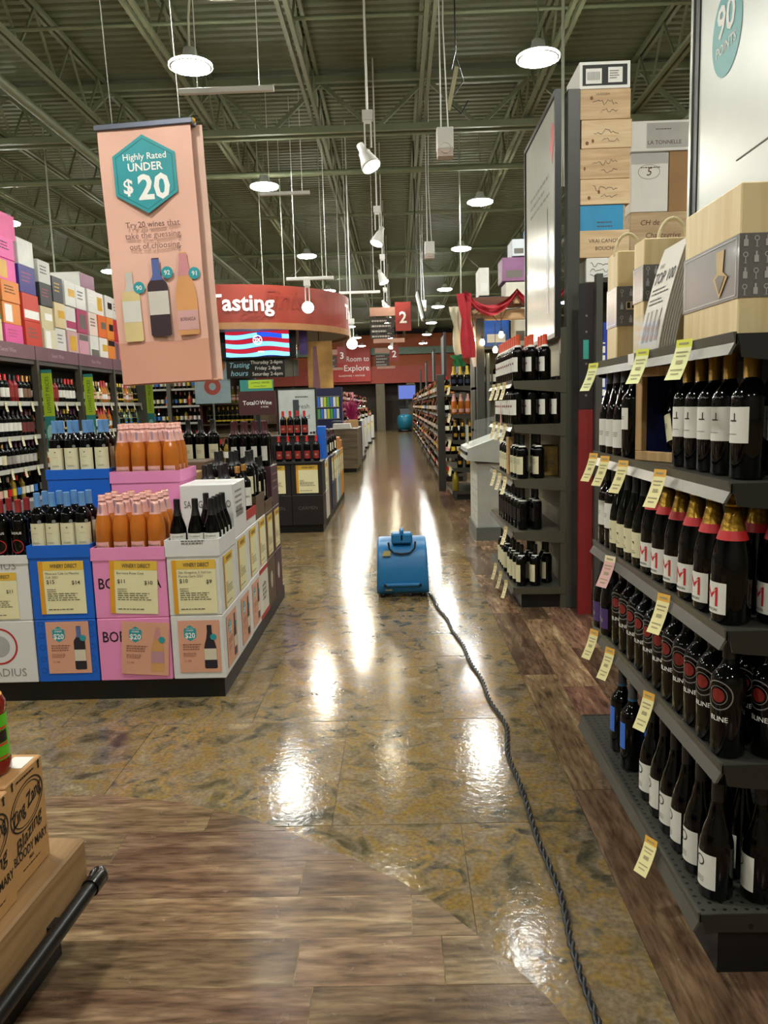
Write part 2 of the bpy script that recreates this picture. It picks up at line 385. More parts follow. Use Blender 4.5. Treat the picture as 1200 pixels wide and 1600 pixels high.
# ------------------------------------------------------------------ high bay lamps
lens = emis('lamp_lens', '#fcfdf3', LAMP); lampw = mat('lamp_housing_white', '#d8d8d2', .4)
hp = MB(); hp.lathe([(0, .16), (.06, .16), (.07, .1), (.1, .08), (.17, .045), (.2, .02), (.2, 0), (.175, -.004)], 24)
lp = MB(); lp.lathe([(.2005, .02), (.2005, .0), (.175, -.002), (.16, -.012), (.08, -.02), (0.0005, -.022)], 24)  # glowing side band around the rim, added to spread light to the ceiling
hm = hp.build('lamp_proto', lampw); lm = lp.build('lamp_proto2', lens)
cb = MB().tube([(0, 0, .16), (0, 0, 1.24)], .006, 6).build('lamp_proto3', joistm)
HM, LM, CM = hm.data, lm.data, cb.data
for o in (hm, lm, cb): bpy.data.objects.remove(o)
LZ = 4.6
rowsL = [(-1.845, [-2.6, 2.4, 7.62, 11.6, 16.82, 21.8, 26.58, 31.5, 36.5, 41.5]), (1.4, [-2.6, 2.6, 7.74, 12.9, 16.6, 22.24, 26.05, 31, 36, 41]), (-9.8, [2, 7, 12, 17, 23, 30]), (-6.4, [0, 4.4, 8.8, 13.16, 17.8, 22, 27, 32, 38]), (5.6, [0, 5, 10, 15, 20, 26, 33])]  # lamps near and behind the camera are unseen, kept for their light
n = 0
side = {-1.845: 'left lamp row over the aisle', 1.4: 'right lamp row over the aisle', -6.4: 'left lamp row beyond the shelves', -9.8: 'added far left lamp row', 5.6: 'far right lamp row'}  # outermost left row is extra, added to brighten the room
for X, ys in rowsL:
    for k, yy in enumerate([y for y in ys]):
        t = obj('high_bay_lamp', HM, None, (X, yy, LZ)); kk = len([y for y in ys[:k] if y > 5])
        tag(t, 'round white high bay lamp, %s in %s' % ((ORD[kk]+' in view') if yy > 5 else 'behind the camera', side[X]) if yy > 5 else 'unseen round lamp above the near floor, %s, %s from front' % (side[X], ORD[k]), 'lamp', 'high bay lamps')
        obj('lens', LM, t); obj('cable', CM, t)
# ------------------------------------------------------------------ track heads hung on cables over the aisle
spotl = emis('track_lens', '#fff3d6', SPOT)
def spot_head(loc, aim, top, label, sc=1, power=0):
    t = thing('track_spotlight', label, 'spotlight', loc, 0, 'track spotlights'); M = Vector(aim).normalized().to_track_quat('-Z', 'Y').to_matrix()
    mb = MB().lathe([(.0, .16), (.028, .16), (.032, .1), (.045, .085), (.048, .06), (.075, -.03), (.078, -.05), (.07, -.05)], 16, M=M)
    mb.build('bell', white, t).scale = (sc,)*3
    mb = MB().lathe([(.071, -.035), (.05, -.04), (.0005, -.042)], 16, M=M); mb.build('lens', spotl, t).scale = (sc,)*3
    b = M @ Vector((0, 0, .1))*sc
    mb = MB().box(-.03*sc, -.012, b[2]+.02, -.018*sc, .012, b[2]+.2*sc).box(.018*sc, -.012, b[2]+.02, .03*sc, .012, b[2]+.2*sc).box(-.03*sc, -.015, b[2]+.19*sc, .03*sc, .015, b[2]+.215*sc)
    mb.build('yoke', white, t)
    MB().box(-.04*sc, -.03, b[2]+.21*sc, .04*sc, .03, b[2]+.28*sc).build('adapter', white, t)
    MB().tube([(0, 0, b[2]+.27*sc), (0, 0, top-loc[2])], .009*sc, 6).build('stem', white, t)
    if power:
        l = bpy.data.lights.new('spot', 'SPOT'); l.energy = power; l.spot_size = 1.2; l.spot_blend = .6; l.shadow_soft_size = .06; l.color = (1, .9, .72)
        lo = bpy.data.objects.new('spot_beam', l); C.objects.link(lo); lo.parent = t; lo.location = M @ Vector((0, 0, -.08)); lo.rotation_euler = Vector(aim).to_track_quat('-Z', 'Y').to_euler()
    return t
spot_head((-.2, 7.1, 3.55), (.35, -.25, -.75), 5.86, 'nearest white track spotlight hanging on a long pole over the aisle', 1.15, 60)
spot_head((-.21, 10.55, 3.6), (-.3, -.25, -.8), 5.86, 'second white track spotlight over the aisle, smaller and further back', 1.15, 50)
spot_head((-.205, 13.8, 3.6), (.3, -.2, -.8), 5.86, 'third white track spotlight over the aisle behind the other two', 1.15, 40)
for k, (x, yy, z) in enumerate(((-.22, 17.5, 3.6), (-.2, 21, 3.62), (-.2, 25, 3.6), (-.2, 29, 3.6), (-.2, 33, 3.6))):
    spot_head((x, yy, z), (.3*(-1)**k, -.5, -.8), 5.86, 'distant track spotlight over the aisle, %s of those behind the hanging number sign' % ORD[k], 1.15)
# speaker boxes on twin cables
for k, (x, yy, z) in enumerate(((.455, 6.87, 3.55), (.51, 11.4, 3.55), (.6, 17.2, 3.5))):
    t = thing('hanging_sensor', ['white hanging sensor box with a round lens, nearest over the aisle', 'small white hanging sensor box further down the aisle', 'distant white hanging sensor box beside the aisle number sign'][k], 'sensor', (x, yy, z), 0, 'hanging sensors')
    MB().cbox(-.07, -.06, 0, .07, .06, .17, .006).build('housing', white, t)
    MB().box(-.066, -.05, -.06, .066, .055, -.001).build('lower_housing', mat('sensor_beige', '#c9b9ae', .5), t)
    MB().lathe([(.0005, -.03), (.025, -.026), (.04, -.005), (.042, .012)], 16, (0, -.06, .0), M=Matrix.Rotation(PI/2, 3, 'X')).build('dome', mat('sensor_dome', '#e9dfd8', .3), t)
    MB().tube([(-.03, 0, .165), (-.03, 0, 5.86-z)], .006, 5).tube([(.03, 0, .165), (.0, 0, 1.0), (.03, 0, 5.86-z)], .006, 5).build('cable', white, t)
# short track rails near the lamps
for k, (x, yy, z, L, lab) in enumerate(((-1.45, 7.25, 4.22, .85, 'white track rail beside the nearest left lamp'), (-1.5, 11.2, 4.38, .7, 'white track rail beside the second left lamp'), (-1.25, 11.7, 3.3, .7, 'white track rail just above the round red kiosk sign'), (-.6, 13.4, 3.32, .7, 'white track rail to the right of the round kiosk'))):
    t = thing('track_rail', lab, 'light rail', (x, yy, z), 0, 'track rails'); MB().cbox(-L/2, -.025, 0, L/2, .025, .045, .004).build('rail', white, t)
    MB().tube([(-L*.3, 0, .04), (-L*.3, 0, 5.86-z)], .005, 5).build('hanger', white, t); MB().tube([(L*.35, 0, .04), (L*.35, 0, 5.86-z)], .005, 5).build('hanger', white, t)
spot_head((-1.3, 11.7, 2.92), (.1, -.9, -.35), 3.31, 'glowing white spotlight in front of the round red kiosk sign', 1.2, 40)
spot_head((-.72, 12.7, 2.45), (.1, -.9, -.4), 5.86, 'glowing white spotlight under the right edge of the round kiosk', 1.2, 40)
# thin drop rods from the roof
for k, (x, yy, z0) in enumerate(((1.35, 6.4, 3.1), (1.08, 13.0, 2.9), (-5.0, 11.6, 3.2), (-2.1, 12.6, 3.3), (-1.2, 13.2, 3.32), (-.95, 13.6, 3.32), (-1.75, 12.5, 3.32), (.55, 19, 3.3))):
    tag(MB().tube([(x, yy, z0), (x, yy, ZC)], .012 if k < 3 else .008, 6).build('drop_rod', mat('pale_conduit', '#a9ad98', .4)), ['pale conduit rod dropping in front of the right lamp', 'pale conduit rod beside the framed sign on the right', 'pale rod dropping behind the cartons on the left shelves', 'thin rod above the left part of the round kiosk', 'thin rod above the right part of the round kiosk', 'thin rod at the right edge of the round kiosk', 'thin rod above the middle of the round kiosk', 'distant thin rod right of the aisle number sign'][k], 'rod', 'drop rods')
mb = MB()   # coil of cable near the left lamp
mb.tube([(-1.55+.19*math.cos(a)+.01*a, 7.3, 5.2+.19*math.sin(a)) for a in [k*.3 for k in range(64)]]+[(-1.1, 7.3, 5.25), (-.9, 7.3, 5.4), (-.9, 7.3, 5.8)], .011, 5)
mb.tube([(-1.73, 7.3, 5.15), (-1.8, 7.45, 4.95), (-1.845, 7.6, 4.74)], .011, 5)
tag(mb.build('cable_coil', mat('cable_cream', '#c9c9b4', .5)), 'coil of pale cable hanging above the left lamp', 'cable')
mb = MB().tube([(.55, 6.9, 5.86), (.56, 6.9, 4.35), (.52, 6.9, 4.2)], .006, 5); mb.tube([(.56, 6.9, 4.3), (.62, 6.88, 4.1), (.5, 6.92, 3.95), (.6, 6.9, 3.85), (.66, 6.9, 3.95)], .006, 5)
t = thing('hanging_fixture', 'loose white fixture arm with tangled cable hanging near the sensor box', 'fixture'); mb.build('cable', black, t)
MB().obox((.53, 6.9, 4.05), (.035, .035, .34), Matrix.Rotation(.22, 3, 'Y')).build('arm', mat('fixture_cream', '#bdb894', .5), t)
# ------------------------------------------------------------------ bottles
def prof_bordeaux(r=.038, h=.30, n=.0145):
    return [(0.0005, .004), (r*.8, 0), (r, .006), (r, h*.60), (r*.985, h*.635), (r*.9, h*.67), (r*.68, h*.705), (n*1.25, h*.75), (n, h*.79), (n, h*.985), (0.0005, h*.985)]
def prof_burgundy(r=.041, h=.295, n=.0148):
    return [(0.0005, .004), (r*.85, 0), (r, .006), (r, h*.40), (r*.96, h*.48), (r*.8, h*.58), (r*.56, h*.68), (n*1.2, h*.77), (n, h*.83), (n, h*.985), (0.0005, h*.985)]
def prof_champ(r=.044, h=.32, n=.015):
    return [(0.0005, .004), (r*.85, 0), (r, .008), (r, h*.42), (r*.97, h*.49), (r*.84, h*.58), (r*.6, h*.69), (n*1.3, h*.80), (n, h*.88), (n*.98, h*.97), (0.0005, h*.97)]
def rad_at(p, z):
    for (r0, z0), (r1, z1) in zip(p[1:-1], p[2:]):
        if z0 <= z <= z1 and z1 > z0: return r0+(r1-r0)*(z-z0)/(z1-z0)
    return p[2][0]
glassb = mat('bottle_glass_black', '#050506', .05, var=.2, spec=.3); glassg = mat('bottle_glass_green', '#070a06', .05, var=.2, spec=.3)
glassblue = mat('bottle_glass_dark_red', '#060507', .05, var=.2, spec=.32)
rosew = mat('rose_wine_glass', '#ef8b35', .05, var=.15, trans=.42); goldw = mat('white_wine_glass', '#c9a94a', .05, var=.1, trans=.6)
KINDS = {}
def bend(o, r, c=0):
    # flat print coords (x, z) -> curved on the bottle front (local -Y)
    a = o[0]/r
    return ((r+.0006)*math.sin(a+c), -(r+.0006)*math.cos(a+c), o[1])
def kind(key, prof, glass, cap=None, capz=None, foil=0, lab=None, labz=None, half=.95, text=None, extra=None, lab2=None, seg=18, name='wine_bottle'):
    """cap: material, capz: start height; lab: material; text: list of (str, capheight, x, z, material)"""
    h = max(p[1] for p in prof); parts = []
    b = MB().lathe(prof, seg).build('x', glass); parts.append(('body', b.data)); bpy.data.objects.remove(b)
    if cap:
        z0 = capz; e = .0009
        cp = [(rad_at(prof, z0)+e, z0)] + [(rr_+e, z) for rr_, z in prof[2:-1] if z > z0+.001] + [(prof[-2][0]+e, h+.001), (prof[-2][0]*.8, h+.003), (0.0005, h+.003)]
        if foil:   # gathered foil over a cork with a ring for the wire
            n = prof[-2][0]; cp = [(rad_at(prof, z0)+e, z0)] + [(rr_+e, z) for rr_, z in prof[2:-2] if z > z0+.001] + [(n*1.12, h*.89), (n*1.32, h*.9), (n*1.32, h*.915), (n*1.1, h*.925), (n*1.2, h*.97), (n*1.05, h*.995), (0.0005, h)]
        c = MB().lathe(cp, seg).build('x', cap); parts.append(('capsule', c.data)); bpy.data.objects.remove(c)
    if lab:
        r = rad_at(prof, (labz[0]+labz[1])/2)+.0004
        l = MB().lathe([(r, labz[0]), (r, labz[1])], 10, a0=-PI/2-half, a1=-PI/2+half).build('x', lab); parts.append(('label', l.data)); bpy.data.objects.remove(l)
    if lab2:   # neck band: (material, z0, z1)
        for (mm, za, zb) in lab2:
            l = MB().lathe([(rad_at(prof, za)+.0016, za), (rad_at(prof, zb)+.0016, zb)], seg).build('x', mm); parts.append(('neck_band', l.data)); bpy.data.objects.remove(l)
    if text or extra:
        mb = MB(); mats = []
        for (s, hh, x, z, mm, *mw) in (text or []):
            if mm not in mats: mats.append(mm)
            t = MB()
            if s.startswith('~'): t.lines((x, 0, z), (1, 0, 0), (0, 0, 1), mw[0], int(s[1:]), hh*2, hh*.7, seed=len(key))
            else: t.text(s, hh, (x, 0, z), maxw=mw[0] if mw else None, bold=.0 if s == 'M' else .006)
            r = rad_at(prof, z)+.0006; mb.add([bend((v[0], v[2]), r) for v in t.v], t.f, mats.index(mm))
        for (what, x, z, r0, r1, mm) in (extra or []):
            if mm not in mats: mats.append(mm)
            t = MB()
            if what == 'ring': t.ring((x, 0, z), r0, r1, (1, 0, 0), (0, 0, 1))
            elif what == 'disc': t.ring((x, 0, z), .0002, r1, (1, 0, 0), (0, 0, 1), seg=14)
            elif what == 'rect': 
                for q in range(6): t.quad((x-r0/2+r0*q/6, 0, z), (x-r0/2+r0*(q+1)/6, 0, z), (x-r0/2+r0*(q+1)/6, 0, z+r1), (x-r0/2+r0*q/6, 0, z+r1))
            r = rad_at(prof, z)+(.0006 if lab else .0003); mb.add([bend((v[0], v[2]), r) for v in t.v], t.f, mats.index(mm))
        o = mb.build('x', mats); parts.append(('print', o.data)); bpy.data.objects.remove(o)
    KINDS[key] = (parts, name, h)
NB = [0]
def bottle(key, x, y, z, rz, label, group, sc=1):
    parts, name, h = KINDS[key]; NB[0] += 1
    o = obj(name, parts[0][1], None, (x, y, z), rz); tag(o, label, 'bottle', group)
    if sc != 1: o.scale = (sc,)*3
    for nm, me in parts[1:]: obj(nm, me, o)
    return o
cream = mat('cream_label', '#d9d2ae', .6, var=.03); wlab = mat('white_label', '#dcdad2', .6, var=.03); blab = mat('blue_label', '#3f74d8', .45)
pinkl = mat('pink_label', '#dba69c', .6); plab = mat('purple_label', '#4d3570', .35); redl = mat('red_label', '#8c231c', .5); goldl = mat('gold_label', '#c99a2e', .35, .5)
capblue = mat('capsule_blue', '#5c8cc0', .32, 0); cappink = mat('capsule_pink', '#e2a99e', .35, .2); capblack = mat('capsule_black', '#141315', .35); capred = mat('capsule_red', '#c0201c', .35)
capgold = mat('capsule_gold', '#a8822e', .28, .75, var=.15, scale=40, bump=.15, bscale=120); capgold2 = mat('capsule_old_gold', '#a57f35', .3, .6); capmar = mat('capsule_maroon', '#4e1f27', .35); capcop = mat('capsule_copper', '#c08a4a', .3, .5)
caporange = mat('capsule_orange_red', '#cf4a22', .4); capyel = mat('capsule_yellow', '#d8b533', .4); capgrey = mat('capsule_grey', '#55555a', .35, .3); redink = mat('red_ink', '#c01f26', .5); redprint = mat('dark_red_print', '#7c1d18', .5); silver = mat('silver_print', '#8e8e90', .4, .4)  # dark red is plain print on the bottle fronts
kind('bline', prof_bordeaux(.040, .30), glassb, capblack, .24, text=[('BLINE', .0125, .004, .092, whiteink)], extra=[('ring', 0, .155, .0335, .0365, silver), ('ring', 0, .155, .022, .0235, silver), ('disc', 0, .155, 0, .017, redprint)])
kind('purple', prof_champ(.042, .30), glassb, mat('capsule_purple_black', '#18121f', .3), .2, lab=plab, labz=(.03, .105), extra=[('disc', .012, .06, 0, .008, silver), ('disc', -.012, .085, 0, .005, silver)])
kind('madon', prof_champ(.046, .32), glassb, capgold, .215, foil=1, lab=wlab, labz=(.025, .10), half=.85, lab2=[(redink, .2, .222)], text=[('M', .048, -.002, .043, redink), ('MADON', .007, 0, .031, ink)], name='sparkling_wine_bottle')
kind('bird', prof_burgundy(.041, .30), glassg, capblack, .23, lab=cream, labz=(.035, .115), half=1.0, text=[('~2', .003, -.02, .055, inkg, .04)], extra=[('rect', -.012, .088, .008, .006, ink), ('rect', .006, .082, .01, .004, ink), ('rect', .009, .078, .004, .008, ink)])
kind('whitelab', prof_bordeaux(.038, .30), glassb, capblack, .24, lab=wlab, labz=(.075, .165), text=[('~3', .003, -.02, .125, inkg, .04)])
kind('slantlab', prof_burgundy(.040, .31), glassb, capgrey, .25, lab=wlab, labz=(.03, .125), half=.8, text=[('~3', .003, -.018, .08, inkg, .036)])
kind('maroonlab', prof_bordeaux(.039, .305), glassb, mat('capsule_wine_red', '#5b1820', .35), .245, lab=wlab, labz=(.095, .165), half=.75, text=[('~2', .003, -.018, .135, inkg, .036)])
kind('gold', prof_bordeaux(.040, .30), glassblue, capgold2, .235, lab=wlab, labz=(.085, .168), half=.95, text=[('~1', .002, -.02, .105, inkg, .04)], extra=[('rect', 0, .135, .02, .003, ink), ('rect', .004, .138, .003, .016, ink)])
kind('bluelab', prof_bordeaux(.039, .30), glassb, capgrey, .245, lab=blab, labz=(.075, .165), half=.7, lab2=[(mat('neck_blue', '#35688f', .4), .238, .246)])
kind('cee', prof_burgundy(.041, .30), glassb, capblack, .25, lab=wlab, labz=(.03, .12), half=.95, text=[('~3', .0028, -.018, .055, inkg, .036)], extra=[('ring', -.004, .098, .011, .014, ink)])
kind('creamblue', prof_bordeaux(.040, .305), glassb, capblue, .235, lab=cream, labz=(.03, .155), half=1.15, text=[('~1', .002, -.016, .105, inkg, .03), ('~2', .0025, -.02, .06, inkg, .04)], extra=[('disc', .022, .163, 0, .009, silver), ('rect', 0, .13, .008, .006, inkg)])
kind('borrasca', prof_champ(.043, .315), rosew, cappink, .205, foil=1, lab=pinkl, labz=(.03, .075), half=.85, text=[('BORRASCA', .009, 0, .05, ink, .062), ('BORRASCA', .007, 0, .24, inkg, .012)], extra=[('rect', 0, .215, .012, .045, mat('lilac_strip', '#a98aa0', .5))], name='sparkling_wine_bottle')
kind('sangreg', prof_burgundy(.043, .30), glassb, capblack, .215, lab=wlab, labz=(.06, .13), half=1.1, text=[('LO CAPITAN', .007, 0, .112, ink, .07), ('~2', .0025, -.03, .1, inkg, .06)])
kind('radius', prof_bordeaux(.040, .30), glassb, mat('capsule_brick_red', '#8c2326', .4), .235, text=[('RADIUS', .012, 0, .13, whiteink, .06)], extra=[('ring', 0, .07, .03, .034, redink)])
kind('redcap', prof_bordeaux(.040, .29), glassb, capred, .225, lab=redl, labz=(.03, .12), half=1.0, text=[('~3', .003, -.018, .08, cream, .036)])
kind('bluecap', prof_bordeaux(.039, .30), glassb, capblue, .24, lab=cream, labz=(.03, .14))
kind('darkcream', prof_bordeaux(.040, .31), glassb, capblack, .22, lab=cream, labz=(.04, .15), half=.8, text=[('~3', .004, -.018, .11, inkg, .036)])
kind('marooncap', prof_bordeaux(.040, .315), glassb, capmar, .225, lab=wlab, labz=(.04, .14), half=.5)
kind('copper', prof_bordeaux(.040, .30), glassb, capcop, .26, lab=wlab, labz=(.05, .16), half=1.1, text=[('ROSSO', .012, 0, .1, ink, .05)])
kind('orangecap', prof_bordeaux(.040, .305), glassb, caporange, .235, lab=wlab, labz=(.06, .155), half=1.0, lab2=[(wlab, .222, .235)], extra=[('disc', 0, .115, 0, .008, redprint)])
kind('dotlab', prof_bordeaux(.041, .30), glassb, capblack, .24, lab=wlab, labz=(.06, .155), half=1.0, extra=[('disc', 0, .115, 0, .008, redprint)])
kind('vinelab', prof_bordeaux(.040, .30), glassb, capblack, .24, lab=cream, labz=(.03, .15), half=.9, lab2=[(wlab, .215, .225)], text=[('~4', .005, -.02, .13, inkg, .04)])
kind('darkred', prof_bordeaux(.038, .29), glassb, capblack, .23, lab=mat('dark_label', '#20191a', .5), labz=(.06, .15), lab2=[(wlab, .2, .21)], extra=[('rect', 0, .11, .03, .008, redprint)])
kind('creamlow', prof_bordeaux(.038, .29), glassb, capblack, .235, lab=cream, labz=(.03, .15), half=.9, lab2=[(wlab, .21, .217)])
kind('yellowcap', prof_burgundy(.041, .29), glassb, capyel, .165, lab=mat('navy_label', '#1b2140', .5), labz=(.04, .1))
kind('roseC', prof_champ(.043, .31), rosew, cappink, .19, foil=1, lab=pinkl, labz=(.03, .08), name='sparkling_wine_bottle')
kind('goldchamp', prof_champ(.043, .31), glassb, capgold, .2, foil=1, lab=goldl, labz=(.05, .1), half=.6, name='sparkling_wine_bottle')
kind('goldbottle', prof_champ(.05, .36), mat('gold_foil_bottle', '#a99a3a', .3, .6), None, name='sparkling_wine_bottle')
kind('whitewine', prof_burgundy(.04, .30), goldw, capyel, .24, lab=cream, labz=(.05, .14))
# ------------------------------------------------------------------ shelving fixtures
def perf(name):   # perforated shelf metal
    m = bpy.data.materials.new(name); m.use_nodes = True; N = m.node_tree.nodes; L = m.node_tree.links; b = N['Principled BSDF']
    b.inputs['Roughness'].default_value = .4; b.inputs['Metallic'].default_value = .3
    tc = N.new('ShaderNodeTexCoord'); vo = N.new('ShaderNodeTexVoronoi'); vo.inputs['Scale'].default_value = 38; vo.inputs['Randomness'].default_value = 0; vo.voronoi_dimensions = '2D'
    L.new(tc.outputs['Object'], vo.inputs['Vector']); r = N.new('ShaderNodeValToRGB'); e = r.color_ramp.elements
    e[0].position = .16; e[0].color = lin('#141412'); e[1].position = .2; e[1].color = lin('#4c4b45')
    L.new(vo.outputs['Distance'], r.inputs[0]); L.new(r.outputs[0], b.inputs['Base Color']); return m
perfm = perf('perforated_shelf_metal')
enddark = mat('shelf_end_dark', '#2b2a27', .4, .2)
hole = mat('hole_black', '#050505', .8)
def gondola(name, label, X0, X1, Y0, Y1, levels, top, base_h, group=None, sgn=1, posts=True, dark=shelfgrey, setback=0, back=darkgrey, holes=True, holesmat=None):
    """shelves open toward -X (sgn 1) or +X (sgn -1); X0 = front edge, X1 = back panel"""
    t = thing(name, label, 'shelf unit', (0, 0, 0), 0, group)
    MB().box(X1, Y0+.02, .0, X1+sgn*.03, Y1-.02, top).build('back_panel', back, t)
    for yy in (Y0, Y1-.05):
        mb = MB().box(X1-sgn*.035, yy, 0, X1+sgn*.04, yy+.05, top)
        mb.build('upright', dark, t)
    MB().box(X0+sgn*.07, Y0+.03, 0, X1, Y1-.03, base_h).build('base', black, t)
    for k, z in enumerate(levels):
        xf = X0 + (0 if k == 0 else sgn*setback)
        s = MB().box(xf+sgn*.012, Y0, z-.022, X1-sgn*.002, Y1, z).build('shelf', perfm if k == 0 else dark, t)
        # rail: light metal channel with a turned lip
        MB().extr([(xf+sgn*.006, Y0, z+.005), (xf+sgn*.014, Y0, z+.005), (xf+sgn*.016, Y0, z-.02), (xf+sgn*.006, Y0, z-.038), (xf+sgn*.003, Y0, z-.044), (xf-sgn*.004, Y0, z-.044), (xf+sgn*.01, Y0, z-.018)], (0, Y1-Y0, 0)).build('price_rail', railm, s)
        for yy in (Y0-.004, Y1):
            MB().extr([(xf+sgn*.014, yy, z+.001), (X1, yy, z+.001), (X1, yy, z-.085 if k else z-.05), (xf+sgn*.06, yy, z-.055 if k else z-.045), (xf+sgn*.026, yy, z-.05)], (0, .004, 0)).build('bracket', enddark if holes else dark, s)
        if holes:
            mb = MB()
            for q in (.25, .6): mb.disc((xf+sgn*.03+(abs(X1-xf)-.03)*q*sgn, Y0-.0052, z-.03), .007, (1, 0, 0), (0, 0, 1), seg=10)
            mb.build('bolt_hole', hole, s)
    return t
def price_tag(x, y, z, label, w=.026, h=.075, tilt=.5, cx=-1, cols=('tag_yellow', '#e3d79a', '#e0a83e'), grp='price tags', twist=0, curl=.028):
    """paper tag hanging off a rail: curls outward (towards cx*X); y = centre"""
    m1 = mat(cols[0], cols[1], .6, var=.02); m2 = mat(cols[0]+'_head', cols[2], .6, var=.02)
    pts = []
    for k in range(6):
        q = k/5; pts.append((cx*(.004+curl*q**1.4), -h*q))
    t = thing('price_tag', label, 'price tag', (x, y, z), twist, grp)
    mb = MB(); sk = tilt
    for (a, b) in zip(pts[1:-1], pts[2:]): mb.quad((a[0], -w/2-sk*a[1]*-.4, a[1]), (a[0], w/2-sk*a[1]*-.4, a[1]), (b[0], w/2-sk*b[1]*-.4, b[1]), (b[0], -w/2-sk*b[1]*-.4, b[1]))
    mb.build('card', m1, t)
    a, b = pts[0], pts[1]
    MB().quad((a[0], -w/2, a[1]), (a[0], w/2, a[1]), (b[0], w/2-sk*b[1]*-.4, b[1]), (b[0], -w/2-sk*b[1]*-.4, b[1])).build('head_strip', m2, t)
    mb = MB(); pos = lambda q: (cx*(.0058+curl*q**1.4), -h*q)
    for k, (q, hw, dq) in enumerate(((.08, .3, .05), (.3, .36, .035), (.40, .3, .03), (.52, .2, .09), (.74, .36, .03), (.84, .25, .03))):
        a, b = pos(q), pos(q+dq); sh = lambda z: sk*z*.4
        mb.quad((a[0], -w*hw+sh(a[1]), a[1]), (a[0], w*hw+sh(a[1]), a[1]), (b[0], w*hw+sh(b[1]), b[1]), (b[0], -w*hw+sh(b[1]), b[1]))
    mb.build('print', mat('tag_print', '#9a906a', .6), t)
# ---- nearest gondola on the right
NZ = [.18, .56, .885, 1.225, 1.553]
gondola('wine_shelf', 'dark metal wine shelf unit at the right edge with perforated bottom shelf', .684, 1.13, 1.72, 2.925, NZ, 1.95, .155, setback=.042)
R90 = -PI/2
def row(key, pts, z, lab, grp, rz=R90, sc=1, rnd=.12, rev=False):
    n = len(pts)
    for k, (x, y) in enumerate(pts):
        bottle(key, x, y, z+.001, rz+random.uniform(-rnd, rnd), lab.replace('{o}', ORD[k]).replace('{n}', nl(k, n)), grp, sc)
xs = .775
# bottom shelf
row('bluelab', [(.76, 2.48), (.765, 2.62)], NZ[0], 'black bottle with plain blue label, {o} in front row on the lowest shelf', 'blue label bottles on the lowest shelf')
row('bluelab', [(.86, 2.46), (.86, 2.57)], NZ[0], 'black bottle with blue label, {o} in the second row on lowest shelf', 'blue label bottles on the lowest shelf')
row('cee', [(.765, y) for y in (1.80, 1.905, 2.0, 2.09, 2.18, 2.28)], NZ[0], 'black burgundy bottle with ringed white label, {o} from near end on lowest shelf', 'white label bottles on the lowest shelf', R90+.2, rnd=.3)
row('cee', [(.865, y) for y in (1.785, 1.885, 1.99, 2.09, 2.2)], NZ[0], 'black burgundy bottle with white label, {o} of second row on lowest shelf', 'white label bottles on the lowest shelf')
row('cee', [(.965, y) for y in (1.79, 1.9)], NZ[0], 'black burgundy bottle with white label, {o} of third row on lowest shelf', 'white label bottles on the lowest shelf')
# second shelf
row('bline', [(xs, y) for y in (1.785, 1.875, 1.96, 2.045, 2.13, 2.215, 2.3, 2.385, 2.47, 2.56, 2.65)], NZ[1], 'black bottle with silver ring print, {o} from the near end of second shelf', 'ring print bottles on the second shelf', R90+.45)
row('bline', [(.87, y) for y in (1.775, 1.865, 1.955, 2.05)], NZ[1], 'black bottle with silver ring print, {o} of the back row, second shelf', 'ring print bottles on the second shelf', R90+.5)
row('purple', [(xs-.01, 2.76), (xs-.01, 2.86)], NZ[1], 'dark bottle with shiny purple label, {o} near the far end of second shelf', 'purple label bottles')
# third shelf
row('madon', [(xs+.005, y) for y in (1.80, 1.91, 2.018, 2.126, 2.232, 2.335)], NZ[2], 'gold foil sparkling bottle with red M label, {o} from near end of front row', 'red M sparkling bottles', R90+.2)
row('madon', [(.885, y) for y in (1.785, 1.90, 2.01)], NZ[2], 'gold foil sparkling bottle with red M label, {o} of the row behind', 'red M sparkling bottles')
row('bird', [(xs, y) for y in (2.425, 2.512, 2.60, 2.685)], NZ[2], 'dark burgundy bottle with cream bird label, {o} from the near end, middle shelf', 'cream bird label bottles')
row('whitelab', [(xs, y) for y in (2.765, 2.82, 2.895)][:1]+[(xs, 2.85)], NZ[2], 'dark bottle with white label, {o} past the bird labels on middle shelf', 'white label bottles at the far end')
row('goldchamp', [(.87, 2.79), (.87, 2.88)], NZ[2], 'gold topped bottle behind white labels, {o} at the middle shelf far end', 'gold topped bottles at the far end')
# fourth shelf
row('gold', [(.815, y) for y in (1.815, 1.925, 2.015, 2.105, 2.195)], NZ[3], 'tall dark bottle with gold capsule and white label, {o} from near end', 'gold capsule bottles', R90+.3)
row('gold', [(.915, y) for y in (1.80, 1.905, 2.01)], NZ[3], 'tall dark bottle with gold capsule, {o} of the row behind', 'gold capsule bottles')
row('maroonlab', [(xs, 2.56)], NZ[3], 'dark bottle with wine red capsule beside the framed blue box', None)
row('slantlab', [(xs, y) for y in (2.66, 2.75, 2.84)], NZ[3], 'dark bottle with tall white label, {o} from the framed blue box', 'white label bottles past the framed box', R90+.3)
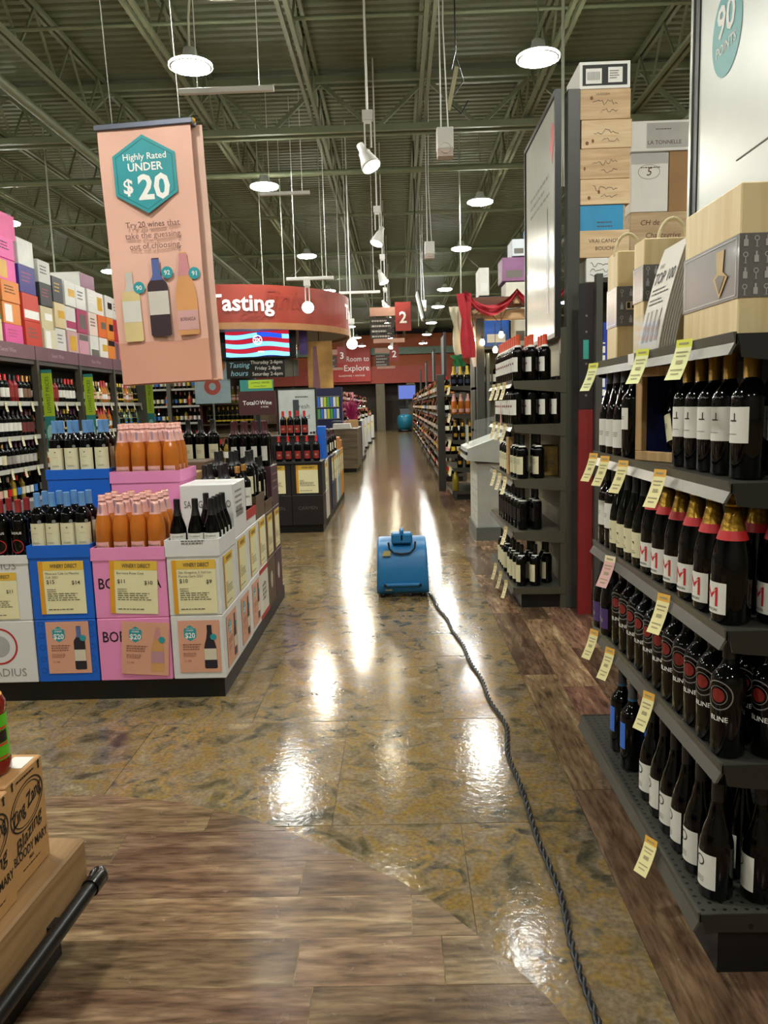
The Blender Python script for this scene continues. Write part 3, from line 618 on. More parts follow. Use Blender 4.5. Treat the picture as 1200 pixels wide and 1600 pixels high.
# framed presentation box with blue lining
oak = woodmat('oak_frame', '#9c7c4e', '#b8966a', .5, 2, 4)
t = thing('presentation_box', 'open wooden presentation box with blue lining holding a slanted bottle', 'box', (.838, 2.25, NZ[3]+.001), .38)
fz, fy = .29, .235
for (a, b) in (((0, 0), (fy, .03)), ((0, fz-.03), (fy, fz)), ((0, .03), (.03, fz-.03)), ((fy-.03, .03), (fy, fz-.03))):
    MB().cbox(0, a[0], a[1], .022, b[0], b[1], .002).build('frame_bar', oak, t)
MB().box(.022, 0, 0, .12, .012, fz).box(.022, fy-.012, 0, .12, fy, fz).box(.022, 0, 0, .12, fy, .012).box(.022, 0, fz-.012, .12, fy, fz).build('side', woodmat('pale_pine', '#c09c68', '#d2b280', .55, 2, 3), t)
MB().box(.115, .012, .012, .125, fy-.012, fz-.012).box(.024, fy-.015, .012, .115, fy-.0125, fz-.012).box(.024, .013, .0125, .115, fy-.013, .0145).box(.024, .013, fz-.0145, .115, fy-.013, fz-.0125).build('lining', mat('royal_blue_cloth', '#141d55', .8), t)
bt = bottle('darkcream', .83, 2.29, NZ[3]+.02, R90, 'dark bottle lying slanted inside the blue lined wooden box', None, .85); bt.rotation_euler = (-.0, 0, R90); bt.matrix_world = Matrix.Translation((.865, 2.40, NZ[3]+.03)) @ Matrix.Rotation(-.35, 4, 'X') @ Matrix.Rotation(R90, 4, 'Z') @ Matrix.Scale(.78, 4)
# tags on its rails
TR = .684+.042
for k, (y, z, lab) in enumerate(((2.87, NZ[4], 'yellow price tag at the far end of the top shelf rail'), (2.30, NZ[4]+.01, 'yellow price tag under the brochure stand on the top shelf'), (1.97, NZ[4]+.01, 'yellow price tag under the large wooden box'),
        (2.86, NZ[3], 'yellow price tag at the far end of fourth shelf rail'), (2.70, NZ[3], 'yellow price tag second from the far end of fourth shelf rail'), (2.48, NZ[3], 'yellow price tag below the framed blue box'), (2.13, NZ[3], 'yellow price tag below the gold capsule bottles'),
        (2.08, NZ[2], 'orange headed price tag below the red M bottles'), (2.83, NZ[1], 'orange headed price tag at the far end of second shelf rail'), (2.61, NZ[1], 'orange headed price tag in the middle of second shelf rail'), (2.19, NZ[1], 'curled price tag at the near part of second shelf rail'), (2.02, NZ[0]+.02, 'curled price tag on the lowest shelf rail'))):
    price_tag(TR-.004 if z > .3 else .68, y, z, lab, .05 if k < 3 else .044, .10 if k != 11 else .085, .3, cols=('tag_lime', '#dfe0a4', '#d6d94a') if k < 3 else ('tag_yellow', '#e3d79a', '#e0a83e'), grp='price tags on the nearest shelf unit', twist=.5, curl=.055)
price_tag(TR-.004, 2.62, NZ[2], 'pink and white price tag at the far end of third shelf', .05, .10, .3, cols=('tag_pink', '#d9a9a4', '#e6d6b0'), grp='price tags on the nearest shelf unit', twist=.5, curl=.055)
tag(MB().box(TR-.006, 2.39, NZ[4]-.03, TR-.004, 2.45, NZ[4]+.004).build('shelf_label', paper), 'small white shelf label on the top rail', 'label')
# ---- wooden gift boxes on the top shelf
pine = woodmat('gift_box_pine', '#dcbf88', '#ecd6a6', .5, 2, 2.2, .05); pine2 = pine
greyband = mat('grey_paper_band', '#6f6c6a', .3, var=.03, coat=.5); whitel = mat('white_outline', '#d9d7d2', .4); silver2 = mat('silver_outline', '#b9b7b5', .4)
rope = mat('cream_rope', '#d9cba4', .8, bump=.4, bscale=200)
def gift_box(label, x0, y0, wx, wy, h, bz0, bz1, pic):
    t = thing('gift_box', label, 'box', (x0, y0, NZ[4]+.001), 0, 'wooden gift boxes on the top shelf')
    MB().cbox(0, 0, 0, wx, wy, h, .003).build('crate', pine, t)
    MB().box(-.002, -.002, bz0, wx+.002, wy+.002, bz1).build('paper_band', greyband, t)
    mb = MB(); e = .0032
    for (a, b, c, d) in ((.01, bz0+.006, wy-.01, bz0+.009), (.01, bz1-.009, wy-.01, bz1-.006), (.01, bz0+.006, .013, bz1-.006), (wy-.013, bz0+.006, wy-.01, bz1-.006)):
        mb.quad((-e, c, b), (-e, a, b), (-e, a, d), (-e, c, d))
    # small bottle and glass icons on the end face
    r_ = random.Random(2); nx = max(2, int(wx/.024)); nz = max(2, int((bz1-bz0)/.034))
    for i in range(nx):
        for j in range(nz):
            cx = (i+.5)*wx/nx; cz = bz0+(j+.5)*(bz1-bz0)/nz
            if abs(i-(nx-1)/2) < 1 and abs(j-(nz-1)/2) < .8: continue
            if (i+j) % 2: mb.box(cx-.005, -e-.0003, cz-.011, cx+.005, -e, cz+.004); mb.box(cx-.002, -e-.0003, cz+.004, cx+.002, -e, cz+.013)
            else: mb.ring((cx, -e, cz+.006), .004, .006, (1, 0, 0), (0, 0, 1), seg=10); mb.box(cx-.001, -e-.0003, cz-.012, cx+.001, -e, cz); mb.box(cx-.004, -e-.0003, cz-.013, cx+.004, -e, cz-.012)
    mb.build('band_print', silver2, t)
    cz = (bz0+bz1)/2
    mb = MB().box(wx/2-.016, -.0042, cz-.012, wx/2+.016, -.0022, cz+.014); mb.build('clasp_plate', pine, t)
    MB().box(wx/2-.014, -.006, cz-.008, wx/2-.003, -.003, cz+.012).box(wx/2+.003, -.006, cz-.008, wx/2+.014, -.003, cz+.012).build('clasp', ink, t)
    if pic:
        MB().extr([(-.0034, wy*.36, cz+.05), (-.0034, wy*.22, cz+.05), (-.0034, wy*.24, cz+.0), (-.0034, wy*.16, cz-.015), (-.0034, wy*.29, cz-.06), (-.0034, wy*.40, cz-.01), (-.0034, wy*.34, cz)], (-.001, 0, 0)).build('band_picture', mat('picture_tan', '#b8944c', .4), t)
        MB().extr([(-.0046, wy*.3, cz-.005), (-.0046, wy*.2, cz-.012), (-.0046, wy*.29, cz-.048), (-.0046, wy*.36, cz-.012)], (-.0008, 0, 0)).build('picture_clasp', mat('picture_dark', '#4a4030', .4), t)
    # rope handle
    pts = [(wx*.5+.045*math.cos(a), wy*.35, h-.01+.075*math.sin(a)) for a in [PI*k/14 for k in range(15)]]
    MB().tube(pts, .006, 8).build('rope_handle', rope, t)
gift_box('largest pale pine gift box with grey band at the right edge', .775, 1.80, .34, .335, .335, .085, .225, True)
gift_box('narrow pine gift box with grey band furthest along the top shelf', .775, 2.775, .095, .125, .375, .12, .255, False)
gift_box('pine gift box with grey band half hidden behind the brochures', .78, 2.50, .2, .10, .36, .17, .28, False)
# ---- brochure stand
t = thing('brochure_stand', 'clear brochure stand with folded leaflets beside the large wooden box', 'brochure stand', (.735, 2.21, NZ[4]+.001))
acr = mat('clear_acrylic', '#dfe4e6', .05)
acr.node_tree.nodes['Principled BSDF'].inputs['Alpha'].default_value = .16
MB().box(-.004, 0, 0, .08, .215, .004).box(-.006, 0, .004, -.003, .215, .11).build('holder', acr, t)
mb = MB(); n = 10
def bro(k, q): return (.002+.006*k+.075*q*q+.012*math.sin(q*3), .006 if False else 0, .006+.30*q)
for k in range(7):
    for i in range(n):
        a, b = bro(k, i/n), bro(k, (i+1)/n); y0, y1 = .01-.003*k, .20-.003*k
        mb.quad((a[0], y1, a[2]), (a[0], y0, a[2]), (b[0], y0, b[2]), (b[0], y1, b[2])); mb.quad((a[0]+.004, y0, a[2]), (a[0], y0, a[2]), (b[0], y0, b[2]), (b[0]+.004, y0, b[2]))
mb.build('leaflets', mat('leaflet_paper', '#cfc8bd', .5, var=.04), t)
mb = MB(); t2 = MB().text('TOP 100', .034, (0, 0, .20), maxw=.17, bold=.012).text('FIND', .012, (-.05, 0, .245)); t2.lines((-.075, 0, .18), (1, 0, 0), (0, 0, 1), .15, 2, .012, .004, seed=1); t2.lines((-.075, 0, .15), (1, 0, 0), (0, 0, 1), .13, 2, .011, .004, seed=4)
def onbro(v):
    q = (v[2]-.006)/.30; a = bro(0, q); return (a[0]-.0012, .105-v[0], v[2])
mb.add([onbro(v) for v in t2.v], t2.f); mb.build('lettering', ink, t)
mb = MB()
for yy, c in ((.05, 0), (.09, 0), (.13, 0), (.165, 0)):
    mb.add([onbro(v) for v in ((.105-yy-.012, 0, .03), (.105-yy+.012, 0, .03), (.105-yy+.012, 0, .075), (.105-yy+.004, 0, .09), (.105-yy+.004, 0, .12), (.105-yy-.004, 0, .12), (.105-yy-.004, 0, .09), (.105-yy-.012, 0, .075))], [tuple(range(8))])
mb.build('bottle_pictures', mat('leaflet_picture', '#6f4a3c', .5), t)
# ---- header sign above the nearest gondola (90+ points)
glossw = mat('gloss_white_panel', '#dfe2dc', .3, var=.03, coat=.15)
t = thing('header_sign', 'tall glossy white header sign with teal 90 points badge above gift boxes', 'sign', (1.13, 1.72, 1.9))
MB().box(0, 0, .0, .02, 1.3, 1.55).build('panel', glossw, t)
MB().box(-.006, 1.285, -.05, .03, 1.33, 1.56).build('edge_frame', black, t); MB().box(-.012, 1.33, -.05, .02, 1.352, 1.56).build('edge_trim', mat('pale_metal_trim', '#9a9c93', .3, .6), t)
cc = (-.002, 1.055, .725); teal = mat('teal_print', '#4f9c9c', .4)
MB().disc(cc, .118, (0, -1, 0), (0, 0, 1), seg=32, ry=.14).build('badge', teal, t)
MB().text('90', .105, (-.0035, 1.06, .72), (0, -1, 0), (0, 0, 1), bold=.02).text('+', .05, (-.0035, .975, .80), (0, -1, 0), (0, 0, 1), bold=.02).text('POINTS', .034, (-.0035, 1.055, .665), (0, -1, 0), (0, 0, 1), bold=.015).build('lettering', whiteink, t)
MB().box(-.0025, .55, .28, -.001, .95, .284).build('pencil_line', inkg, t)
# ------------------------------------------------------------------ second gondola on the right (with the framed sign)
BZ = [.15, .54, .90, 1.27, 1.56]
beige = mat('beige_back_panel', '#a9a288', .6)
gondola('wine_shelf', 'grey metal wine shelf unit below the black framed sign', .752, 1.12, 5.2, 6.42, BZ, 1.9, .13, back=beige, holes=False, dark=mat('shelf_olive_grey', '#4b483a', .5, .1))
tag(MB().cbox(1.125, 5.19, 0, 1.205, 5.29, 3.37, .004).build('sign_post', mat('post_dark_grey', '#3b3b35', .45)), 'tall dark grey post beside the framed sign', 'post')
t = thing('framed_sign', 'tall black framed white sign standing on the second shelf unit', 'sign', (1.06, 5.24, 1.87))
MB().box(.0, 0, 0, .02, 1.15, 1.48).build('panel', mat('sign_panel_white', '#e2e4dc', .2, var=.03, coat=.5), t)
for (y0, z0, y1, z1) in ((-.03, -.03, 1.18, .0), (-.03, 1.48, 1.18, 1.51), (-.03, 0, 0, 1.48), (1.15, 0, 1.18, 1.48)):
    MB().box(-.012, y0, z0, .03, y1, z1).build('frame_bar', black, t)
MB().extr([(-.0012, .12, 1.36), (-.0012, .02, 1.30), (-.0012, .12, 1.10), (-.0012, .2, 1.22)], (-.001, 0, 0)).build('red_badge', redink, t)
mb = MB()
for k in range(3): mb.text(['Experience the Difference', 'expert advice', 'low prices'][k], .03, (-.0015, .6, 1.02-.07*k), (0, -1, 0), (0, 0, 1)) if 0 else mb.lines((-.0015, .95, 1.05-.06*k), (0, -1, 0), (0, 0, 1), .75, 1, .03, .02, seed=k)
mb.build('print_lines', inkg, t)
pb = prof_bordeaux(.045, .72)
MB().poly([(-.002, .28-r_, .15+z) for r_, z in pb] + [(-.002, .28+r_, .15+z) for r_, z in pb[::-1]]).build('bottle_picture', mat('picture_slate', '#3a3a40', .3), t)
# bottles on the second gondola
g = 'bottles on the second shelf unit'
for c, x in enumerate((.81, .90, .99)):
    pts = [(x, 5.25+.095*k) for k in range(10 if c == 0 else 3)]
    row('orangecap', pts, BZ[4], 'orange capsule bottle with dotted white label, column %s from aisle, {o} from camera' % ORD[c], g, R90+.35, rnd=.05)
for c, x in enumerate((.80, .90, .99, 1.07)):
    pts = [(x, 5.25+.1*k) for k in range(9 if c == 0 else 3)]
    row('dotlab', pts, BZ[3], 'black capsule bottle with dotted white label, column %s from aisle, {o} from camera' % ORD[c], g, R90+.35, sc=1.06, rnd=.05)
row('vinelab', [(.84+.02*k, 5.27+.002*k) for k in range(1)] + [(.83, 5.37), (.825, 5.47), (.82, 5.75), (.82, 5.87), (.82, 6.0)], BZ[2], 'dark bottle with scribbled cream label, third shelf of second unit, {o} from camera', g, R90+.5)
row('vinelab', [(.95, 5.27), (.95, 5.37)], BZ[2], 'dark bottle with cream label, {o} in inner column of third shelf', g, R90+.5)
pinebox = woodmat('wine_crate_pine', '#b08a54', '#c9a36a', .6, 0, 3, .12)
t = thing('wooden_wine_box', 'small pale wooden wine box between bottles on the second unit', 'box', (.785, 5.56, BZ[2]+.001)); MB().cbox(0, 0, 0, .11, .11, .27, .003).build('crate', pinebox, t); MB().lines((-.001, .1, .2), (0, -1, 0), (0, 0, 1), .09, 4, .03, .006).build('lettering', inkg, t)
t = thing('wooden_wine_box', 'wooden wine box standing against the back panel of second unit', 'box', (1.0, 5.4, BZ[2]+.001)); MB().cbox(0, 0, 0, .11, .2, .21, .003).build('crate', woodmat('ochre_board', '#8f7236', '#a38446', .6, 0, 3), t); MB().text('19', .05, (.05, -.0012, .06)).build('lettering', inkg, t)
row('darkred', [(.845, 5.3), (.835, 5.4), (.825, 5.5), (.82, 5.6), (.815, 5.7), (.81, 5.8), (.81, 5.9), (.81, 6.02)], BZ[1], 'dark bottle with dark red label, fourth shelf of second unit, {o} from camera', g)
row('darkred', [(.94, 5.3), (.935, 5.4)], BZ[1], 'dark bottle with dark label, {o} of the inner column, fourth shelf', g)
row('creamlow', [(.83, 5.27), (.82, 5.37), (.81, 5.47), (.81, 5.57), (.805, 5.75), (.805, 5.85), (.805, 5.95), (.805, 6.05)], BZ[0], 'dark bottle with cream label, lowest shelf of second unit, {o} from camera', g, R90+.4)
row('creamlow', [(.925, 5.27), (.92, 5.37), (.915, 5.47)], BZ[0], 'dark bottle with cream label, {o} of inner column on its lowest shelf', g, R90+.4)
row('creamlow', [(1.02, 5.35), (1.02, 5.45)], BZ[0], 'dark bottle with cream label, {o} of the innermost column, lowest shelf', g, R90+.4)
for k, z in enumerate(BZ):
    for q, y in enumerate((5.45, 5.75, 6.05)):
        price_tag(.75, y, z, 'price tag on second shelf unit, %s rail from the floor, %s from camera' % (ORD[k], ORD[q]), .035, .12, .5, cols=('tag_cream', '#d9cba0', '#cdb878'), grp='price tags on the second unit', twist=.6, curl=.06) if not (k == 1 and q) else None
tag(MB().add([(.746, 5.62, BZ[3]-.0), (.746, 5.7, BZ[3]), (.746, 5.66, BZ[3]+.15), (.748, 5.62, BZ[3]), (.748, 5.7, BZ[3]), (.748, 5.66, BZ[3]+.15)], [(1, 0, 2), (3, 4, 5), (0, 1, 4, 3), (1, 2, 5, 4), (2, 0, 3, 5)]).build('shelf_flag', mat('pink_flag', '#c98a88', .6)), 'pink triangular flag on the fourth rail of second shelf unit', 'flag')
# ------------------------------------------------------------------ end fixture behind the post: red board, slotted upright, camera-facing shelves
t = thing('end_shelf', 'end shelf fixture with red lower board and slotted upright behind the nearest shelves', 'shelf unit', (0, 0, 0))
MB().box(1.165, 5.02, 0, 1.255, 5.05, 1.36).build('red_board', mat('red_board', '#7c1d1f', .45), t)
MB().box(1.165, 5.02, 1.362, 1.255, 5.05, 2.15).build('dark_board', mat('plum_black_board', '#231c20', .4), t)
mb = MB()
for k in range(6): mb.disc((1.21, 5.0185, 1.45+.1*k), .008, (1, 0, 0), (0, 0, 1), seg=8)
mb.build('board_print', inkg, t); MB().box(1.19, 5.017, 1.68, 1.225, 5.0185, 1.8).build('teal_print', mat('teal_patch', '#3c9a8c', .4), t)
MB().box(1.26, 4.97, .03, 1.30, 5.03, 2.2).build('upright', mat('upright_grey', '#55544e', .4, .4), t)
mb = MB()
for k in range(40): mb.box(1.3, 4.985, .1+.05*k, 1.3008, 5.0, .13+.05*k)
mb.build('slot', hole, t)
MB().lathe([(.02, 0), (.012, .012), (.01, .035), (0.0005, .035)], 10, (1.275, 4.96, 0)).build('foot', steel, t)
for z in (.30, .62, .93, 1.27, 1.6, 2.18): MB().box(1.305, 5.0, z-.03, 2.4, 5.4 if z < 2 else 5.86, z).build('shelf', shelfgrey, t)
MB().box(1.305, 5.4, .02, 2.4, 5.43, 2.18).build('back_panel', darkgrey, t); MB().box(2.4, 5.0, 0, 2.44, 5.43, 2.18).build('side_panel', darkgrey, t); MB().box(1.305, 5.05, 0, 2.4, 5.4, .1).build('base', black, t)
t = thing('side_strip_sign', 'narrow blue strip sign with white lettering on the slotted upright', 'sign', (1.305, 4.97, 1.2)); MB().box(0, 0, 0, .04, .004, .7).build('panel', mat('strip_blue', '#2340a8', .4), t); MB().text('WINE', .02, (.03, -.001, .18), (0, 0, 1), (-1, 0, 0)).text('VALUE', .02, (.03, -.001, .5), (0, 0, 1), (-1, 0, 0)).build('lettering', whiteink, t) if 0 else MB().lines((.012, -.001, .1), (0, 0, 1), (-1, 0, 0), .5, 1, .01, .016).build('lettering', whiteink, t)
row('whitelab', [(1.36+.1*k, 5.1) for k in range(3)], .93, 'dark bottle on the end fixture behind the nearest shelves, {n}', 'bottles on the end fixture', 0)
row('whitewine', [(1.36+.1*k, 5.1) for k in range(3)], 1.6, 'pale wine bottle high on the end fixture, {n}', 'bottles on the end fixture', 0)
row('goldchamp', [(1.36+.1*k, 5.1) for k in range(3)], 1.27, 'gold foil bottle on the end fixture, {n}', 'bottles on the end fixture', 0)
t = thing('wooden_wine_box', 'pale wooden box low on the end fixture behind the nearest shelves', 'box', (1.31, 4.995, .1)); MB().cbox(0, 0, 0, .3, .3, .165, .003).build('crate', pinebox, t)
# ---- crates stacked on top of it
crw = [3.53, 3.366, 3.183, 3.009, 2.823, 2.665, 2.507, 2.335]
def crate(label, x0, x1, y0, y1, z0, z1, m, text=(), panel=None, name='wine_crate', grp='crates stacked behind the framed sign', rot=0):
    t = thing(name, label, 'crate' if 'crate' in name else 'carton', ((x0+x1)/2, (y0+y1)/2, z0+.0008), rot, grp); w, d, h = (x1-x0)/2, (y1-y0)/2, z1-z0-.002
    MB().cbox(-w, -d, 0, w, d, h, .003).build('body', m, t)
    e = .0012
    if panel:
        MB().quad((-w*panel[0], -d-e, h*panel[1]), (w*panel[2], -d-e, h*panel[1]), (w*panel[2], -d-e, h*panel[3]), (-w*panel[0], -d-e, h*panel[3])).build('printed_panel', panel[4], t); e = .0022
    if text:
        mb = MB()
        for (s, hh, px, pz, *sh) in text:
            if s.startswith('~'): mb.lines((px*w, -d-e, pz*h), (1, 0, 0), (0, 0, 1), hh, int(s[1:]), .025, .006, seed=int(z0*100))
            else: mb.text(s, hh, (px*w, -d-e, pz*h), maxw=w*1.75, shear=sh[0] if sh else 0, bold=.004)
        mb.build('lettering', text_m[0], t)
    return t
text_m = [mat('brown_ink', '#5b3a24', .6)]
def scrib(mb, x0, x1, z, amp, y, seed):   # handwriting stroke
    r_ = random.Random(seed); pts = []
    x = x0
    while x < x1: pts.append((x, y, z+r_.uniform(-1, 1)*amp)); x += .012
    mb.tube(pts, .0016, 4)
names = ['white and black carton on top of the crate stack with two labels', 'pine crate with faint brand, topmost of the wooden crates', 'pine crate with handwriting, second of the wooden crates', 'pine crate with handwriting, third of the wooden crates', 'knotty pine crate with handwriting, fourth of the wooden crates', 'crate with a sky blue printed front in the stack', 'pine crate stamped in brown capitals at the stack bottom']
zz = [2.185, 2.335] + crw[::-1][1:]
t = crate('white scribbled carton under the wooden crate stack', 1.25, 1.46, 5.2, 5.48, 2.181, 2.335, paper, name='carton')
mb = MB()
for k in range(3): scrib(mb, -.08, .08, .04+.035*k, .014, -.142, k)
mb.build('handwriting', inkg, t)
bottoms = crw[::-1][:-1]; tops = crw[::-1][1:]
pal = [woodmat('crate_pine_a', '#c6a67e', '#dbc09a', .6, 0, 3, .12), woodmat('crate_pine_b', '#bc9a72', '#d3b48a', .6, 0, 3, .12)]
for k in range(7):
    lab = names[6-k]; z0, z1 = bottoms[k], tops[k]; j = random.uniform(-.006, .006)
    if k == 0: crate(lab, 1.21+j, 1.53+j, 5.2, 5.57, z0, z1, pal[0], [('VRAI CANON', .024, 0, .55), ('BOUCHE', .024, .05, .27)])
    elif k == 1: crate(lab, 1.21, 1.50, 5.21, 5.57, z0, z1, pal[1], [('~2', .12, -.25, .3)], (1, .0, .92, 1.0, mat('sky_blue_print', '#2f8fc0', .4)))
    elif k == 6:
        t = crate(lab, 1.2, 1.52, 5.2, 5.57, z0, z1, white, (), (.88, .12, .88, .88, ink), name='carton')
        MB().quad((-.12, -.1875, .03), (-.02, -.1875, .03), (-.02, -.1875, .12), (-.12, -.1875, .12)).quad((.02, -.1875, .035), (.11, -.1875, .035), (.11, -.1875, .125), (.02, -.1875, .125)).build('sticker', paper, t)
        mb = MB()
        for q in range(9): mb.quad((-.11+.009*q, -.1892, .05), (-.106+.009*q, -.1892, .05), (-.106+.009*q, -.1892, .1), (-.11+.009*q, -.1892, .1))
        mb.lines((.03, -.1892, .1), (1, 0, 0), (0, 0, 1), .06, 4, .014, .006); mb.build('print', inkg, t)
    else:
        t = crate(lab, 1.21+j, 1.53+j, 5.2, 5.57, z0, z1, pal[k % 2], [('LAGESSEH', .014, -.1, .8)] if k == 5 else ())
        mb = MB(); scrib(mb, -.08, .08, .1, .018, -.187, k); scrib(mb, -.03, .09, .05, .016, -.187, k+9); mb.build('handwriting', inkg, t)
        mb = MB()
        for q in range(1 if k % 2 else 2): mb.disc((random.uniform(-.14, -.04), -.1864, random.uniform(.03, .13)), random.uniform(.005, .011), (1, 0, 0), (0, 0, 1), seg=10, ry=.012)
        mb.build('knot', mat('knot_brown', '#7d5232', .7), t)
cardb = mat('dull_cardboard', '#8f7250', .7, var=.06)
crate('brown carton beneath the handwritten crate', 1.65, 2.06, 5.6, 5.84, 2.181, 2.43, cardb, [('~1', .2, -.2, .75)], name='carton')
t = crate('pine crate handwritten CH de Chantegrive', 1.65, 2.06, 5.6, 5.84, 2.43, 2.70, pal[0], [('CH de', .036, -.35, .68, .2), ('Chantegrive', .036, .1, .36, .2), ('~1', .3, -.6, .1)])
t = crate('white carton with a circled handwritten five', 1.65, 1.905, 5.6, 5.84, 2.70, 3.09, paper, [('5', .055, -.05, .62, .2), ('~1', .14, -.5, .75)], (1, .82, 1, 1, mat('flap_grey', '#b9b8b4', .6)), name='carton')
MB().ring((-.005, -.1225, .265), .058, .0605, (1.25, 0, 0), (0, 0, .8)).build('pen_circle', inkg, t); MB().box(-.05, -.1216, .1, .05, -.1214, .19).build('sticker', white, t)
crate('tall brown carton beside the white one near the header sign', 1.915, 2.1, 5.61, 5.84, 2.70, 3.10, mat('tan_cardboard', '#a27c50', .65), name='carton')
crate('white carton printed with a chateau name on top of the second stack', 1.65, 2.06, 5.6, 5.84, 3.10, 3.30, white, [('LA TONNELLE', .026, .1, .22), ('~1', .12, -.2, .7)], (.5, .1, .9, .92, mat('plate_grey', '#b2b1aa', .5)), name='carton')
# ------------------------------------------------------------------ printed cards
cardy = mat('card_cream', '#e6dfb2', .5, var=.02); cardhead = mat('card_yellow_head', '#e3b844', .5, var=.02); cardside = mat('card_orange_side', '#dd9a24', .5, var=.02)
peach = mat('peach_card', '#d99f85', .5, var=.03); tealb = mat('teal_badge', '#2a97a0', .45); teald = mat('teal_badge_edge', '#1d6f6e', .45)
def hexa(c, r, xd, yd, k=.86):
    c, xd, yd = Vector(c), Vector(xd), Vector(yd)
    return [c+xd*(r*k*math.sin(a))+yd*(r*math.cos(a)) for a in [PI/3*i for i in range(6)]][::-1]
def flat_bottle(mb, o, xd, yd, h, prof, m=0, z0=None, z1=None, grow=1):
    H = max(p[1] for p in prof); o, xd, yd = Vector(o), Vector(xd), Vector(yd); k = h/H
    pp = [p for p in prof[1:] if p[0] > .001]
    if z0 is not None: pp = [(rad_at(prof, z0*H), z0*H)] + [p for p in pp if z0*H < p[1] < z1*H] + [(rad_at(prof, z1*H), z1*H)]
    return mb.poly([o+xd*(r*k*grow)+yd*(z*k) for r, z in pp] + [o-xd*(r*k*grow)+yd*(z*k) for r, z in pp[::-1]], m)
def price_card(parent, o, xd, yd, w, h, lines=(), p1='', p2='', full=True, name='price_card'):
    """o: lower left corner on the face; text drawn only where it can be read"""
    o, xd, yd = Vector(o), Vector(xd), Vector(yd); n = xd.cross(yd); o = o+n*.0015
    P = lambda x, y, e=0: o+xd*(x*w)+yd*(y*h)+n*e
    c = MB().extr([P(0, 0), P(1, 0), P(1, 1), P(0, 1)], n*.001).build(name, cardy, parent)
    MB().quad(P(0, .83, .0016), P(1, .83, .0016), P(1, 1, .0016), P(0, 1, .0016)).build('head_band', cardhead, c)
    if full: MB().quad(P(0, 0, .0021), P(.1, 0, .0021), P(.1, 1, .0021), P(0, 1, .0021)).build('side_band', cardside, c)
    mb = MB().text('WINERY DIRECT', h*.075, P(.56, .875, .0026), xd, yd, maxw=w*.6, bold=.012)
    for k, s in enumerate(lines): mb.text(s, h*.045, P(.15, .75-.07*k, .0026), xd, yd, al='L', maxw=w*.75)
    if p1: mb.text(p1, h*.075, P(.16, .58, .0026), xd, yd, al='L', bold=.01)
    if p2: mb.text(p2, h*.075, P(.9, .56, .0026), xd, yd, al='R', bold=.01)
    mb.lines(P(.16, .46, .0026), xd, yd, w*.25, 2, h*.04, h*.014, seed=3); mb.lines(P(.16, .38, .0026), xd, yd, w*.75, 4, h*.04, h*.014, seed=5); mb.lines(P(.16, .08, .0026), xd, yd, w*.6, 1, h*.04, h*.016, seed=6)
    mb.build('lettering', mat('card_ink', '#4e4a40', .6), c)
    return c
def promo_card(parent, o, xd, yd, w, h, kd, rows=3):
    o, xd, yd = Vector(o), Vector(xd), Vector(yd); n = xd.cross(yd); o = o+n*.0015
    P = lambda x, y, e=0: o+xd*(x*w)+yd*(y*h)+n*e
    c = MB().extr([P(0, 0), P(1, 0), P(1, 1), P(0, 1)], n*.001).build('promo_card', peach, parent)
    MB().poly(hexa(P(.29, .76, .0016), h*.155, xd, yd)).build('badge', tealb, c)
    mb = MB().text('$20', h*.1, P(.29, .67, .0024), xd, yd, bold=.02, maxw=w*.24).text('UNDER', h*.03, P(.29, .80, .0024), xd, yd, bold=.01).text('Highly Rated', h*.022, P(.29, .85, .0024), xd, yd)
    mb.build('badge_lettering', whiteink, c)
    mb = MB().lines(P(.1, .53, .0024), xd, yd, w*.45, rows, h*.045, h*.02, seed=2); mb.lines(P(.1, .37, .0024), xd, yd, w*.4, 3, h*.03, h*.011, seed=8); mb.text('11.99', h*.045, P(.12, .2, .0024), xd, yd, al='L'); mb.build('lettering', mat('promo_ink', '#8a5a4a', .6), c)
    pr, cols = kd
    mb = MB(); b = P(.76, .07, .0018); flat_bottle(mb, b, xd, yd, h*.84, pr, 0); flat_bottle(mb, b+n*.0005, xd, yd, h*.84, pr, 1, .74, .985, 1.05); flat_bottle(mb, b+n*.0008, xd, yd, h*.84, pr, 2, .2, .46, .98)
    mb.disc(P(.85, .68, .003), h*.06, xd, yd, 3, 14); mb.build('bottle_picture', cols+[tealb], c)
    return c
inkbot = mat('picture_bottle_dark', '#2a2430', .4); rosebot = mat('picture_bottle_rose', '#d09a62', .4); piccream = mat('picture_label_cream', '#d8cdb8', .5)
PIC = {'blue': (prof_bordeaux(), [inkbot, mat('picture_capsule_blue', '#5a6ea0', .5), piccream]), 'rose': (prof_champ(), [rosebot, mat('picture_capsule_pink', '#cf8f90', .5), mat('picture_label_pink', '#b98a94', .5)]), 'dark': (prof_burgundy(), [inkbot, inkbot, piccream])}
